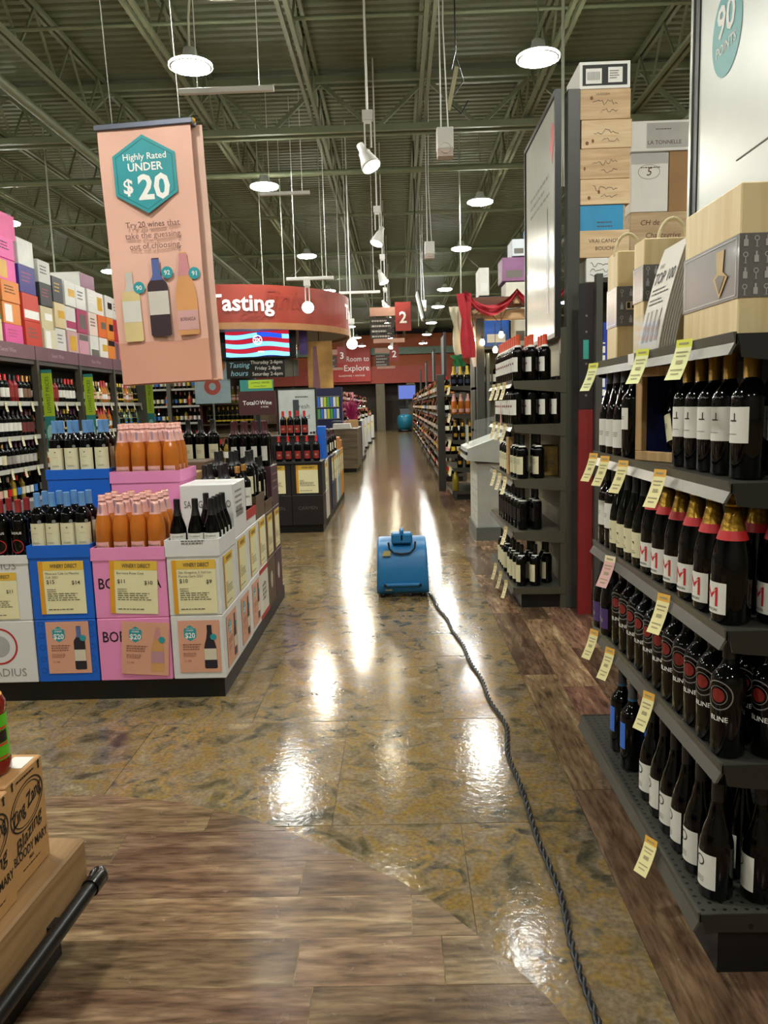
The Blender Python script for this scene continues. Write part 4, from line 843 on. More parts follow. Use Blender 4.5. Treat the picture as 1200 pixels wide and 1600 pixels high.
# ------------------------------------------------------------------ case display island on the left
casew = mat('case_white', '#d9d8d6', .5, var=.03); caseblue = mat('case_blue', '#1560c8', .45, var=.05); casepink = mat('case_pink', '#e88fc0', .5, var=.03); casebrown = mat('case_brown', '#5f4a36', .6); casemar = mat('case_maroon', '#4a2a34', .55); casedark = mat('case_black', '#1c1718', .45)
t = thing('island_podium', 'black low base under the stacked wine cases on the left', 'display base')
MB().box(-2.9, 3.68, 0, -.905, 5.72, .1).build('plinth', black, t)
MB().box(-2.85, 4.12, .1, -1.24, 5.6, .80).build('riser', mat('riser_grey', '#3a3834', .6), t)
def case(label, x0, x1, y0, y1, z0, z1, m, lip=0, lipm=None, name='wine_case', grp='wine cases on the display island', open_=False, wall=.006):
    t = thing(name, label, 'case', (x0, y0, z0+.0006), 0, grp); w, d, h = x1-x0-.003, y1-y0-.003, z1-z0-.001
    MB().cbox(0, 0, 0, w, d, h, .004).build('body', m, t)
    if lip:
        mb = MB(); e = .004
        mb.box(-e, -e, h-.012, w+e, wall, h+lip).box(-e, d-wall, h-.012, w+e, d+e, h+lip).box(-e, wall, h-.012, wall, d-wall, h+lip).box(w-wall, wall, h-.012, w+e, d-wall, h+lip)
        mb.build('tray_rim', lipm or m, t)
    t['wdh'] = (w, d, h); return t
FX = ((1, 0, 0), (0, 0, 1)); RX = ((0, 1, 0), (0, 0, 1))   # front face, right face axes
def fcard(t, x, z, w, h, *a): return price_card(t, (x, -.0005, z), *FX, w, h, *a)
yF, yK = 3.665, 4.035
def grid(key, x0, x1, nx, y0, dy, ny, z, lab, grp, rz=0, sc=1, rnd=.2):
    for j in range(ny):
        for i in range(nx):
            x = x0+(x1-x0)*(i+.5)/nx
            bottle(key, x, y0+dy*(j+.5), z+.001, rz+random.uniform(-rnd, rnd), lab.replace('{n}', nl(i, nx)).replace('{r}', ['front row', 'second row', 'third row', 'fourth row'][j]), grp, sc)
# column of white cases with the red ring
t = case('white case with a red ring print, bottom left of the island', -2.19, -1.835, yF, yK, .1, .42, casew)
MB().ring((.17, -.0012, .19), .085, .094, *FX, seg=28).build('ring_print', redink, t); MB().disc((.17, -.001, .19), .055, *FX, seg=18).build('splash_print', mat('print_grey', '#a9a9a8', .6), t)
MB().text('RADIUS', .042, (.2, -.0012, .035), *FX, maxw=.29).build('lettering', mat('print_mid_grey', '#8b8884', .6), t)
t = case('white tray case with red capsule bottles at the left edge of island', -2.19, -1.835, yF, yK, .42, .72, casew, .03)
MB().text('RADIUS', .04, (.2, -.0012, .26), *FX, maxw=.29).build('lettering', mat('print_mid_grey', '#8b8884', .6), t); fcard(t, .07, .01, .22, .235, (), '', '$11')
grid('radius', -2.11, -1.84, 3, yF+.01, .088, 2, .72, 'red capsule bottle with ring print at far left of island, {r}, {n}', 'red capsule bottles at island left')
# blue cases
t = case('bright blue case with a peach promo card, bottom row', -1.832, -1.523, yF, yK, .1, .42, caseblue)
promo_card(t, (.055, -.0005, .045), *FX, .215, .265, PIC['blue'])
for k in range(2):
    mb = MB()
    for q in range(5): mb.ring((.03+.25*k, -.0006, .06+.06*q), .012, .015, *FX, seg=12)
    mb.build('scroll_print', mat('print_deep_blue', '#0f4aa2', .5), t)
t = case('bright blue tray case with yellow price card', -1.832, -1.523, yF, yK, .42, .745, caseblue, .05)
fcard(t, .045, .03, .225, .265, ('Mancura Cafe La Mancha', 'Cab 2021'), '$15', '$14')
grid('creamblue', -1.825, -1.53, 4, yF+.01, .088, 2, .745, 'blue capsule bottle with cream label in the lower blue case, {r}, {n}', 'blue capsule bottles, lower case')
# pink cases
t = case('pink case with drooping peach promo card, bottom row', -1.52, -1.156, yF, yK, .1, .42, casepink)
MB().text('BORRASCA', .055, (.18, -.0012, .2), *FX, maxw=.31, bold=.01).build('lettering', ink, t); c = promo_card(t, (.105, -.004, .045), *FX, .235, .27, PIC['rose']); c.rotation_euler = (0, .07, 0)
t = case('pink tray case with yellow price card', -1.52, -1.156, yF, yK, .42, .725, casepink, .05)
MB().text('BORRASCA', .055, (.18, -.0012, .15), *FX, maxw=.31, bold=.01).build('lettering', ink, t); c = fcard(t, .075, .03, .235, .265, ('Borrasca Rose Cava',), '$11', '$10'); c.rotation_euler = (0, .04, 0)
grid('borrasca', -1.51, -1.165, 4, yF+.01, .088, 3, .725, 'rose sparkling bottle with pink foil in the lower pink case, {r}, {n}', 'rose sparkling bottles, lower case')
# white corner cases
t = case('white corner case with peach promo card, bottom row', -1.153, -.889, yF, yK, .1, .425, casew)
promo_card(t, (.035, -.0005, .035), *FX, .205, .265, PIC['dark']); promo_card(t, (.2615, .06, .03), *RX, .23, .265, PIC['dark'])
t = case('white corner tray case with yellow price cards on two sides', -1.153, -.889, yF, yK, .425, .735, casew, .07)
fcard(t, .025, .01, .215, .27, ('San Gregorio 3 Vyd Las', 'Porras Garn 2021'), '$10', '$9'); price_card(t, (.2615, .07, .01), *RX, .2, .27, (), '', '')
MB().lines((.08, -.0055, .37), *FX, .12, 2, .012, .006).build('lettering', inkg, t)
for k, (x, y) in enumerate([(-1.105, 3.74), (-1.015, 3.74), (-.935, 3.74), (-.935, 3.82), (-.935, 3.9), (-.935, 3.98), (-1.02, 3.98)]):
    bottle('sangreg', x, y, .70, random.uniform(-.1, .1), 'black burgundy bottle in the white corner case, %s, counted along front then side' % ORD[k], 'burgundy bottles in the corner case')
# upper tier
t = case('upper bright blue tray case behind the lower blue bottles', -1.92, -1.575, 4.13, 4.46, .80, 1.09, caseblue, .04)
grid('creamblue', -1.915, -1.58, 4, 4.135, .08, 2, 1.09, 'blue capsule bottle with cream label in the upper blue case, {r}, {n}', 'blue capsule bottles, upper case')
t = case('upper pink tray case behind the lower rose bottles', -1.572, -1.19, 4.13, 4.46, .80, 1.06, casepink, .05)
grid('borrasca', -1.555, -1.205, 4, 4.135, .085, 3, 1.06, 'rose sparkling bottle with pink foil in the upper pink case, {r}, {n}', 'rose sparkling bottles, upper case')
# right side row of cases
for k, (y0, y1) in enumerate(((4.04, 4.375), (4.38, 4.69))):
    t = case('white side case with peach promo card, %s behind the corner' % ORD[k], -1.20, -.889-.003*k, y0, y1, .1, .425, casew); promo_card(t, (t['wdh'][0]+.0005, .05, .03), *RX, .225, .265, PIC['dark'])
    t = case('white side case with yellow price card, %s behind the corner' % ORD[k], -1.20, -.889-.003*k, y0, y1, .426, .74, casew); price_card(t, (t['wdh'][0]+.0005, .05, .015), *RX, .2, .28, (), '', '')
t = case('white closed case printed SAN GREGORIO standing behind the corner bottles', -1.175, -.889, 4.045, 4.375, .741, 1.035, casew)
MB().text('SAN GREGORIO', .04, (.145, -.0012, .17), *FX, maxw=.25).lines((.09, -.0012, .12), *FX, .1, 2, .015, .006).build('lettering', mat('print_brown', '#5c5148', .6), t); MB().lines((t['wdh'][0]+.0008, .05, .24), *RX, .22, 3, .03, .012, seed=3).lines((t['wdh'][0]+.0008, .06, .13), *RX, .2, 2, .025, .035, seed=4).build('side_print', mat('print_mid_grey', '#8b8884', .6), t)
MB().quad((.0, .14, .2935), (.283, .14, .2935), (.283, .16, .2935), (0, .16, .2935)).build('tape', mat('packing_tape', '#c9c4b4', .3), t)
redtrim = mat('case_red_trim', '#b0302e', .5)
t = case('white open tray case with red trim on the right side row', -1.2, -.895, 4.38, 4.69, .741, .80, casew, .04, redtrim)
t = case('cream and red side case with printed label, lower row', -1.2, -.893, 4.695, 5.0, .1, .425, mat('case_cream', '#d6d0c2', .5)); MB().box(t['wdh'][0]+.0006, .0, .0, t['wdh'][0]+.0016, .3, .03).box(t['wdh'][0]+.0006, 0, .29, t['wdh'][0]+.0016, .3, .32).build('red_stripe', redtrim, t); MB().ring((t['wdh'][0]+.001, .15, .17), .05, .055, *RX).lines((t['wdh'][0]+.001, .08, .2), *RX, .14, 4, .03, .01).build('label_print', inkg, t)
t = case('cream and red side case with price card, upper row', -1.2, -.893, 4.695, 5.0, .426, .74, mat('case_cream', '#d6d0c2', .5)); price_card(t, (t['wdh'][0]+.0005, .05, .02), *RX, .2, .28, (), '', '')
t = case('cream tray case with dark bottles on the side row', -1.2, -.893, 4.695, 5.0, .741, .86, casebrown, .03)
for k, (y0, y1) in enumerate(((5.005, 5.3), (5.305, 5.6))):
    t = case('brown side case with white oval mark, %s from the island rear' % ['second', 'first'][k], -1.2, -.893, y0, y1, .1, .425, casebrown if k == 0 else casemar); MB().disc((t['wdh'][0]+.001, .13, .17), .045, *RX, seg=16, ry=.06).build('oval_mark', mat('print_pale', '#b9ae9c', .6), t)
    t = case('%s side case with yellow price card near the island rear' % ['brown', 'maroon'][k], -1.2, -.893, y0, y1, .426, .74, casebrown if k == 0 else casemar); price_card(t, (t['wdh'][0]+.0005, .04, .02), *RX, .2, .27, (), '', '')
t = case('brown tray case holding dark cream label bottles', -1.2, -.893, 5.005, 5.3, .741, .80, casebrown, .02)
t = case('maroon upright case at the rear right corner of island', -1.2, -.893, 5.305, 5.6, .741, 1.03, casemar); MB().lines((t['wdh'][0]+.001, .05, .22), *RX, .2, 3, .05, .015).build('print', mat('print_dull_pink', '#8a626b', .6), t)
bottle('copper', -.945, 4.44, .801, .2, 'black bottle with copper capsule, nearer of two in red trimmed tray', 'copper capsule bottles'); bottle('copper', -.94, 4.6, .801, .35, 'black bottle with copper capsule, further of two in red trimmed tray', 'copper capsule bottles')
grid('darkcream', -1.19, -1.0, 2, 4.4, .13, 2, .801, 'dark bottle in the red trimmed tray, {r}, {n}', 'dark bottles in red trimmed tray')
grid('darkcream', -1.19, -.90, 3, 4.72, .12, 2, .861, 'dark bottle with cream label in the side row tray, {r}, {n}', 'dark bottles in the side row tray')
grid('darkcream', -1.19, -.90, 3, 5.03, .12, 2, .801, 'dark bottle with cream label in the brown tray, {r}, {n}', 'dark bottles in the brown tray')
grid('marooncap', -1.19, -.905, 4, 5.31, .09, 2, 1.03, 'maroon capsule bottle on the maroon case, {r}, {n}', 'maroon capsule bottles')
t = case('pale kraft tray case lying behind the upper pink case', -1.6, -1.22, 4.5, 4.78, .801, 1.06, kraft)
t = case('dark brown closed case in the middle of the island', -1.62, -1.215, 4.8, 5.12, .801, 1.11, casebrown)
t = case('brown case supporting cream label bottles at the island rear', -1.66, -1.215, 5.2, 5.55, .801, 1.04, casebrown)
grid('darkcream', -1.65, -1.23, 5, 5.21, .1, 1, 1.04, 'dark bottle with cream label at the island rear, {r}, {n}', 'cream label bottles at the island rear', sc=1.06)
# ------------------------------------------------------------------ hanging banner
t = thing('hanging_banner', 'pink hanging banner advertising highly rated wines under 20 dollars', 'banner', (-1.365, 4.6, 1.60), 0)
t.rotation_euler = (0, -.028, -.05)
bw, bh = .272, 1.44; bpink = mat('banner_pink', '#e6b3a0', .6, var=.02); blow = mat('banner_low_pink', '#d59a82', .6, var=.02)
mb = MB(); NX, NZ_ = 10, 24
def bz(x, z): return .006*math.sin(x*14+z*2)+.004*math.sin(z*9)
vs = [(-bw+2*bw*i/NX, bz(-bw+2*bw*i/NX, bh*j/NZ_) if j < NZ_ else 0, bh*j/NZ_) for j in range(NZ_+1) for i in range(NX+1)]
fs = [(j*(NX+1)+i, j*(NX+1)+i+1, (j+1)*(NX+1)+i+1, (j+1)*(NX+1)+i) for j in range(NZ_) for i in range(NX)]
mb.add(vs, fs, 0, True); mb.m = [1 if f[0]//(NX+1) < 4 else 0 for f in mb.f]; mb.build('front_sheet', [bpink, blow], t)
mb = MB(); mb.add([(v[0]+.05, v[1]+.06, v[2]) for v in vs], [f[::-1] for f in fs], 0, True); mb.build('rear_sheet', mat('banner_rear', '#dcb6a4', .6), t)
MB().cbox(-bw-.015, -.015, bh-.01, bw+.015, .075, bh+.022, .004).build('top_rail', mat('rail_slate', '#6d7180', .35, .5), t)
MB().cbox(-bw+.002, .012, -.006, bw+.04, .06, .006, .003).build('bottom_rail', blow, t)
MB().lathe([(.0005, 0), (.014, 0), (.016, .02), (.0005, .03)], 10, (bw+.01, .02, bh+.0)).build('end_cap', mat('cap_yellow', '#d8a91e', .4), t)
for x in (-.2, .2): MB().tube([(x, .05, bh+.02), (x, .05, 5.87-1.6)], .003, 4).build('cord', steel, t)
e = -.016; X_, Z_ = (1, 0, 0), (0, 0, 1)
hc = (-.01, e, 1.175)
MB().extr(hexa(hc, .215, X_, Z_, .98), (0, -.001, 0)).build('badge', tealb, t); hx = hexa((hc[0], e-.0018, hc[2]), .196, X_, Z_, .98); hy = hexa((hc[0], e-.0018, hc[2]), .191, X_, Z_, .98)
MB().add(hx+hy, [(i, (i+1) % 6, 6+(i+1) % 6, 6+i) for i in range(6)]).build('badge_line', teald, t)
MB().text('Highly Rated', .036, (-.005, e-.002, 1.255), maxw=.26, bold=.008).text('UNDER', .044, (-.005, e-.002, 1.195), bold=.02).text('20', .135, (.035, e-.002, 1.04), bold=.03, maxw=.23).text('$', .08, (-.115, e-.002, 1.075), bold=.025).build('badge_lettering', whiteink, t)
bink = mat('banner_ink', '#6a4a44', .6)
MB().text('Try', .034, (-.155, e, .885), al='L').text('20 wines', .034, (-.08, e, .885), al='L', bold=.012, maxw=.155).text('that', .034, (.09, e, .885), al='L').text('take the guessing', .034, (0, e, .825), maxw=.33).text('out of choosing.', .034, (.01, e, .765)).build('lettering', bink, t)
hz = .265
for k, (x, h, pr, cols) in enumerate(((-.165, .40, prof_bordeaux(.041), [mat('pic_white_wine', '#d9c38c', .4), mat('pic_capsule_white', '#c9c2bc', .4), mat('pic_label_white', '#d8d4cc', .5)]), (.0, .445, prof_bordeaux(.041), [mat('pic_dark_wine', '#3a2a30', .4), mat('pic_capsule_blue', '#5665a0', .4), mat('pic_label_grey', '#cfc7bd', .5)]), (.165, .465, prof_champ(.042), [mat('pic_rose_wine', '#d79a62', .4), mat('pic_capsule_rose', '#cf8a8e', .4), mat('pic_label_rose', '#cf9f9c', .5)]))):
    mb = MB(); b = (x, e, hz-.02*(k == 0)); flat_bottle(mb, b, X_, Z_, h, pr, 0); flat_bottle(mb, (x, e-.0008, b[2]), X_, Z_, h, pr, 1, .72, .985, 1.06); flat_bottle(mb, (x, e-.0012, b[2]), X_, Z_, h, pr, 2, .28 if k < 2 else .06, .58 if k < 2 else .3, .97); mb.build('bottle_picture', cols, t)
MB().text('BORRASCA', .02, (.165, e-.002, .345), maxw=.09, bold=.01).build('bottle_name', bink, t)
for k, (x, z, s) in enumerate(((-.11, .55, '90'), (.065, .625, '92'), (.225, .61, '91'))):
    c = MB().disc((x, e-.002, z), .034, X_, Z_, seg=20).build('score_badge', tealb, t); MB().text(s, .026, (x, e-.003, z-.013), bold=.012).build('score', whiteink, c)
# ------------------------------------------------------------------ low wooden platform with cartons, lower left
ash = woodmat('ash_laminate', '#80623f', '#a58259', .45, 1, 2.2, .02)
t = thing('display_platform', 'low wooden display platform with black bumper rail in the lower left corner', 'platform', (-.87, 1.905, 0), -.06)
MB().cbox(-1.0, -1.9, .13, 0, 0, .30, .006).build('top_slab', ash, t); MB().box(-.96, -1.86, 0, -.06, -.06, .13).build('plinth', black, t)
MB().tube([(.028, -1.9, .185), (.028, -.04, .185), (.026, -.012, .185)], .02, 12).build('bumper_rail', blackrub, t)
MB().tube([(.028, -.05, .185), (.029, .002, .185), (.02, .012, .185)], .0245, 12).build('bumper_end_cap', mat('bumper_cap', '#101010', .25), t)
for y in (-.2, -.9, -1.6): MB().box(0, y-.02, .175, .02, y+.02, .195).build('bumper_bracket', black, t)
kr = mat('carton_kraft', '#b98c58', .65, var=.05, scale=15, bump=.03)
def zz(label, x1, y0, y1, z0, h, rz=0, grp='bloody mary mix cartons'):
    w, d = .24, y1-y0; t = thing('drink_carton', label, 'carton', (x1, y0, z0+.0008), rz, grp)
    MB().cbox(-w, 0, 0, 0, d, h-.0016, .003).build('body', kr, t)
    MB().box(-w*.62, .0, h-.0014, -w*.38, d, h-.0006).build('tape', mat('tape_tan', '#c9a878', .25), t); MB().box(-.06, d*.55, h-.0012, -.01, d*.9, h-.0006).build('sticker', paper, t)
    mb = MB(); e = .0012; c = (e, d*.5, h*.68); ax = ((0, 1, 0), (0, 0, 1)); tl = ((0, .96, .28), (0, -.28, .96))
    for r0, r1 in ((.50, .53), (.43, .45)):
        n = 28; v = []
        for r_ in (r0, r1): v += [Vector(c)+Vector(tl[0])*(r_*d*.86*math.cos(2*PI*k/n))+Vector(tl[1])*(r_*h*.38*math.sin(2*PI*k/n)) for k in range(n)]
        mb.add(v, [(k, (k+1) % n, n+(k+1) % n, n+k) for k in range(n)])
    mb.text('Zing Zang', d*.2, (e, d*.5, h*.63), *tl, maxw=d*.82, bold=.02, shear=.2); mb.text('Blazing', d*.19, (e, d*.5, h*.37), *tl, maxw=d*.8, bold=.01, shear=.4)
    mb.text('BLOODY MARY', h*.085, (e, d*.5, h*.235), *ax, maxw=d*.9, bold=.015).text('MIX', h*.035, (e, d*.5, h*.17), *ax, bold=.01).lines((e, d*.25, h*.12), *ax, d*.5, 1, .01, .003)
    for y in (.18, .88): mb.box(e, d*y-.003, h*.9, e+.0002, d*y+.003, h*.96); mb.add([(e, d*y-.007, h*.955), (e, d*y+.007, h*.955), (e, d*y, h*.985)], [(0, 1, 2)])
    mb.lines((e, d*.28, h*.93), *ax, d*.5, 1, .01, .005); mb.build('lettering', ink, t); return t
zz('kraft bloody mary mix carton with the juice bottle on top', -.935, 1.655, 1.832, .30, .272, -.03)
zz('kraft bloody mary mix carton at the left frame edge, lower of two', -.925, 1.46, 1.645, .30, .272, -.02)
zz('kraft bloody mary mix carton at the left frame edge, upper of two', -.945, 1.45, 1.64, .572, .272, 0)
t = thing('juice_bottle', 'red bloody mary mix bottle with green label on a carton', 'bottle', (-1.005, 1.735, .573))
MB().lathe([(.0005, 0), (.042, 0), (.046, .008), (.046, .03), (.043, .036), (.043, .15), (.046, .158), (.045, .175), (.036, .195), (.022, .215), (.018, .23), (.018, .255), (.0005, .255)], 24).build('body', mat('tomato_juice', '#7c1c0e', .12, coat=.6), t)
MB().lathe([(.0437, .038), (.0437, .148)], 24).build('label', mat('lime_label', '#59b81f', .4), t)
mb = MB()
for k in range(8):
    a0, a1 = -.9+.12*k, -.9+.12*(k+1); r_ = .0443; mb.quad((r_*math.cos(a0), r_*math.sin(a0), .08), (r_*math.cos(a1), r_*math.sin(a1), .082), (r_*math.cos(a1), r_*math.sin(a1), .112), (r_*math.cos(a0), r_*math.sin(a0), .108))
mb.build('label_patch', mat('patch_dark', '#2a1c1c', .4), t)
mb = MB()
for (z0, z1) in ((.113, .119), (.073, .079), (.042, .047)):
    for k in range(8):
        a0, a1 = -.9+.12*k, -.9+.12*(k+1); r_ = .0444; mb.quad((r_*math.cos(a0), r_*math.sin(a0), z0), (r_*math.cos(a1), r_*math.sin(a1), z0), (r_*math.cos(a1), r_*math.sin(a1), z1), (r_*math.cos(a0), r_*math.sin(a0), z1))
mb.build('label_stripe', mat('patch_red', '#c8402a', .4), t)
MB().lathe([(.0382, .192), (.0235, .2145), (.0195, .23), (.0195, .25)], 24).build('neck_sleeve', mat('sleeve_yellow', '#e0a31e', .4), t); MB().lathe([(.021, .245), (.021, .268), (.0005, .27)], 20).build('cap', mat('cap_red', '#a3201a', .4), t)
# ------------------------------------------------------------------ blue air mover and its cord
bluep = mat('blower_blue', '#1d6fa8', .38, var=.05, bump=.05, bscale=150); blued = mat('blower_blue_dark', '#14486e', .4)
t = thing('air_mover', 'blue plastic floor air mover standing in the aisle', 'air mover', (0, 5.58, 0), 0)
# side profile (y: 0 is the face towards the camera) swept across x with rounded side edges
pf = [(.03, .03), (.0, .06), (-.005, .12), (.0, .2), (.02, .29), (.06, .36), (.12, .405), (.2, .425), (.30, .42), (.38, .38), (.44, .3), (.46, .2), (.45, .1), (.43, .03)]
xs_ = [(-.19, .0), (-.185, .5), (-.172, .85), (-.15, 1), (.15, 1), (.172, .85), (.185, .5), (.19, .0)]
cy, cz = .22, .22; mb = MB(); vs = []
for (x, k) in xs_:
    s_ = .955+.045*k; fl = 1+.05*(1-0)
    for (y, z) in pf:
        vs.append((x*(1.03-.06*(z/.42)), cy+(y-cy)*s_, cz+(z-cz)*s_ if z > .05 else z))
n = len(pf)
mb.add(vs, [(i*n+j, i*n+(j+1) % n, (i+1)*n+(j+1) % n, (i+1)*n+j) for i in range(len(xs_)-1) for j in range(n)], 0, True); mb.add(vs[:n], [tuple(range(n))[::-1]]); mb.add(vs[-n:], [tuple(range(n))]); mb.build('housing', bluep, t)
MB().tube([(-.13, -.012, .105), (.13, -.012, .105)], .017, 8).build('front_bar', bluep, t)
for x in (-.13, .13): MB().lathe([(.0005, .006), (.009, .006), (.011, 0), (.011, -.01)], 10, (x, -.029, .105), M=Matrix.Rotation(PI/2, 3, 'X')).build('bolt', black, t)
MB().cbox(-.078, .05, .40, .078, .17, .478, .012).build('handle_box', bluep, t); MB().cbox(-.014, .05, .42, .014, .18, .505, .008).build('handle_grip', bluep, t); MB().box(-.055, .056, .405, .055, .062, .432).build('handle_recess', blued, t)
mb = MB(); pts = [(-.10, .03, .42), (-.095, .035, .37), (-.06, .025, .338), (0, .02, .33), (.06, .025, .338), (.095, .035, .37), (.10, .04, .42)]; mb.tube(pts, .007, 6).build('cord_wrap', black, t)
c = MB().add([(-.15, .018, .315), (-.085, .018, .315), (-.085, .042, .35), (-.135, .042, .35)], [(0, 1, 2, 3)]).build('warning_label', mat('label_olive_gold', '#8c7d3c', .4), t); c.location = (0, -.006, .004)
MB().quad((-.13, -.0065, .06), (-.08, -.0065, .06), (-.08, -.0065, .073), (-.13, -.0065, .073)).build('name_plate', mat('plate_tan', '#8c8468', .4), t)
for x in (-.15, .15):
    for y in (.05, .4): MB().lathe([(.0005, 0), (.02, 0), (.02, .032), (.0005, .032)], 10, (x, y, 0)).build('rubber_foot', black, t)
path = [(.196, 5.66), (.209, 5.55), (.232, 5.34), (.26, 5.139), (.292, 4.84), (.32, 4.588), (.348, 4.28), (.37, 4.004), (.392, 3.73), (.407, 3.507), (.424, 3.33), (.433, 3.214), (.424, 3.09), (.412, 2.966), (.409, 2.8), (.41, 2.631), (.418, 2.5), (.422, 2.398), (.42, 2.27), (.421, 2.152), (.425, 2.05), (.425, 1.949), (.421, 1.86), (.42, 1.778), (.416, 1.72), (.415, 1.672), (.413, 1.6), (.41, 1.4), (.4, 1.1), (.38, .7)]
pp = []
for (a, b) in zip(path[:-1], path[1:]):
    d = math.hypot(b[0]-a[0], b[1]-a[1]); k = max(2, int(d/.012))
    pp += [(a[0]+(b[0]-a[0])*i/k, a[1]+(b[1]-a[1])*i/k) for i in range(k)]
st = [[], []]; s_ = 0
for i, (x, y) in enumerate(pp):
    if i: s_ += math.hypot(x-pp[i-1][0], y-pp[i-1][1])
    for q in (0, 1):
        a = s_*2*PI/.085+PI*q; st[q].append((x+.0055*math.cos(a)+.006*math.sin(s_*11), y, .0125+.0055*math.sin(a)))
mb = MB().tube(st[0], .0052, 6).tube(st[1], .0052, 6); cordm = mat('grey_cord_rubber', '#2b2d31', .4)
tag(mb.build('power_cord', cordm), 'twisted dark grey power cord running from the air mover across the floor', 'cord')
# ------------------------------------------------------------------ second island (dark cases, red capsule bottles)
t = thing('island_podium', 'dark low base under the second island of black cases', 'display base'); MB().box(-2.6, 8.76, 0, -.9, 12.3, .09).build('plinth', black, t); MB().box(-2.55, 9.25, .09, -1.25, 12.1, .74).build('riser', mat('riser_grey', '#3a3834', .6), t)
def case2(*a, **k): return case(*a, grp='cases on the second island', **k)
xs2 = [-1.98, -1.62, -1.245, -.885]
for k in range(3):
    x0, x1 = xs2[k], xs2[k+1]; w = ['left', 'middle', 'right'][k]
    t = case2('black case with faint lettering, %s of bottom row, second island' % w, x0, x1, 8.72, 9.1, .09, .44, casedark); MB().text('CARMEN', .04, (.18, -.0012, .18), *FX).build('lettering', mat('print_charcoal', '#5a5450', .5), t)
    t = case2('black case with yellow price card, %s of upper row, second island' % w, x0, x1, 8.72, 9.1, .441, .80, casedark); price_card(t, (.06, -.0005, .02), *FX, .25, .32)
t = thing('shelf_tray', 'dark tray under the lower red capsule bottles', 'tray'); MB().box(-1.97, 8.70, .801, -.88, 9.12, .822).build('tray_board', mat('tray_grey', '#2c2a28', .4), t)
grid('redcap', -1.97, -.895, 10, 8.75, .11, 1, .8225, 'red capsule bottle with red label, lower tray of second island, {r}, {n}', 'red capsule bottles, lower tray')
t = case2('black closed case carrying the upper red capsule bottles', -1.62, -1.0, 9.14, 9.5, .801, 1.09, casedark); t2 = MB().box(-.01, -.015, .29, .63, .37, .305).build('tray_rim', mat('tray_grey', '#2c2a28', .4), t)
grid('redcap', -1.42, -1.08, 4, 9.17, .1, 1, 1.107, 'red capsule bottle with red label, upper tray of second island, {r}, {n}', 'red capsule bottles, upper tray')
t = case2('blue and white upright carton right of the upper red bottles', -1.0, -.90, 9.4, 9.6, .801, 1.2, caseblue); 
t = case2('tall stack case supporting side bottles on second island', -1.25, -.9, 9.63, 10.0, .09, .80, casedark)
grid('bluecap', -1.22, -.9, 4, 9.65, .1, 1, .801, 'blue capsule bottle behind the red ones, {r}, {n}', 'blue capsule bottles on second island')
sc_ = ['#c9c4b8', '#2b2a55', '#4a4438', '#c8c6c0', '#7fa0b4', '#c88a3c', '#c88a3c']
for k in range(7):
    y0 = 9.12+.44*k if k == 0 else 10.02+.36*(k-1); y1 = y0+.35; c = mat('case_side_%d' % k, sc_[k], .5)
    if k == 0: y0, y1 = 9.12, 9.6
    t = case2('lower side case of second island, %s from camera' % ORD[k], -1.24, -.89, y0, y1, .09, .44, c)
    t = case2('upper side case with pale price card, second island, %s from camera' % ORD[k], -1.24, -.89, y0, y1, .441, .80 if k != 1 else .80, c); price_card(t, (t['wdh'][0]+.0005, .04, .02), *RX, .24, .3, full=False)
    if k in (5, 6): t = case2('orange cardboard case topping the second island, %s' % ['nearer', 'further'][k-5], -1.2, -.9, y0, y1, .801, .98-.06*(k-5), mat('case_orange_kraft', '#b9793a', .6))
    if k in (1, 2, 3, 4): grid('marooncap' if k % 2 else 'darkcream', -1.2, -.9, 3, y0+.03, .12, 1, .801, 'dark bottle on second island side case %s, {r}, {n}' % ORD[k], 'dark bottles along the second island')
# tall signs standing on the second island
maroonp = mat('maroon_panel', '#3f1a1e', .45); limep = mat('lime_panel', '#a5c22b', .5); tealp = mat('teal_panel', '#2f7f7a', .5)
t = thing('store_sign', 'maroon Total Wine sign with teal and lime header on the second island', 'sign', (-1.87, 9.1, .801)); MB().box(-.005, 0, .56, .43, .03, .84).build('panel', maroonp, t); MB().box(.02, 0, .84, .41, .03, .97).build('header', tealp, t); MB().box(.12, -.002, .87, .40, 0, .965).build('lime_patch', limep, t); MB().box(.19, .005, 0, .24, .025, .56).build('stem', black, t); MB().box(.1, -.06, 0, .33, .09, .012).build('foot', black, t)
MB().text('Total', .05, (.115, -.002, .68), bold=.004, maxw=.14).text('Wine', .05, (.315, -.002, .68), bold=.004, maxw=.14).text('& MORE', .018, (.3, -.002, .645)).ring((.215, -.002, .705), .016, .021, *FX).build('lettering', whiteink, t); MB().text('LOWEST PRICES', .022, (.26, -.004, .925), maxw=.26).text('for over 30 years', .015, (.26, -.004, .89), maxw=.25).build('header_lettering', mat('dark_green_ink', '#2c4a1c', .6), t)
t = thing('framed_poster', 'black framed fresh picked poster behind the red capsule bottles', 'poster', (-1.76, 11.4, .801)); MB().box(0, 0, .02, .54, .02, .9).build('panel', mat('poster_pale', '#c9d0cc', .5), t)
for (a, b, c, d) in ((-.02, 0, .56, .02), (-.02, .9, .56, .92), (-.02, .02, 0, .9), (.54, .02, .56, .9)): MB().box(a, -.01, b, c, .03, d).build('frame_bar', black, t)
MB().text('fresh', .07, (.36, -.002, .62)).text('picked', .07, (.33, -.002, .47)).lines((.25, -.002, .78), *FX, .2, 1, .02, .02).build('lettering', mat('slate_ink', '#4c5658', .6), t); MB().box(.06, -.002, .1, .2, -.001, .5).build('picture_bottle', mat('picture_gold', '#c8952c', .5), t); MB().box(.21, -.003, .05, .3, -.001, .75).build('picture_carton', mat('picture_slate_dark', '#3a4046', .5), t)
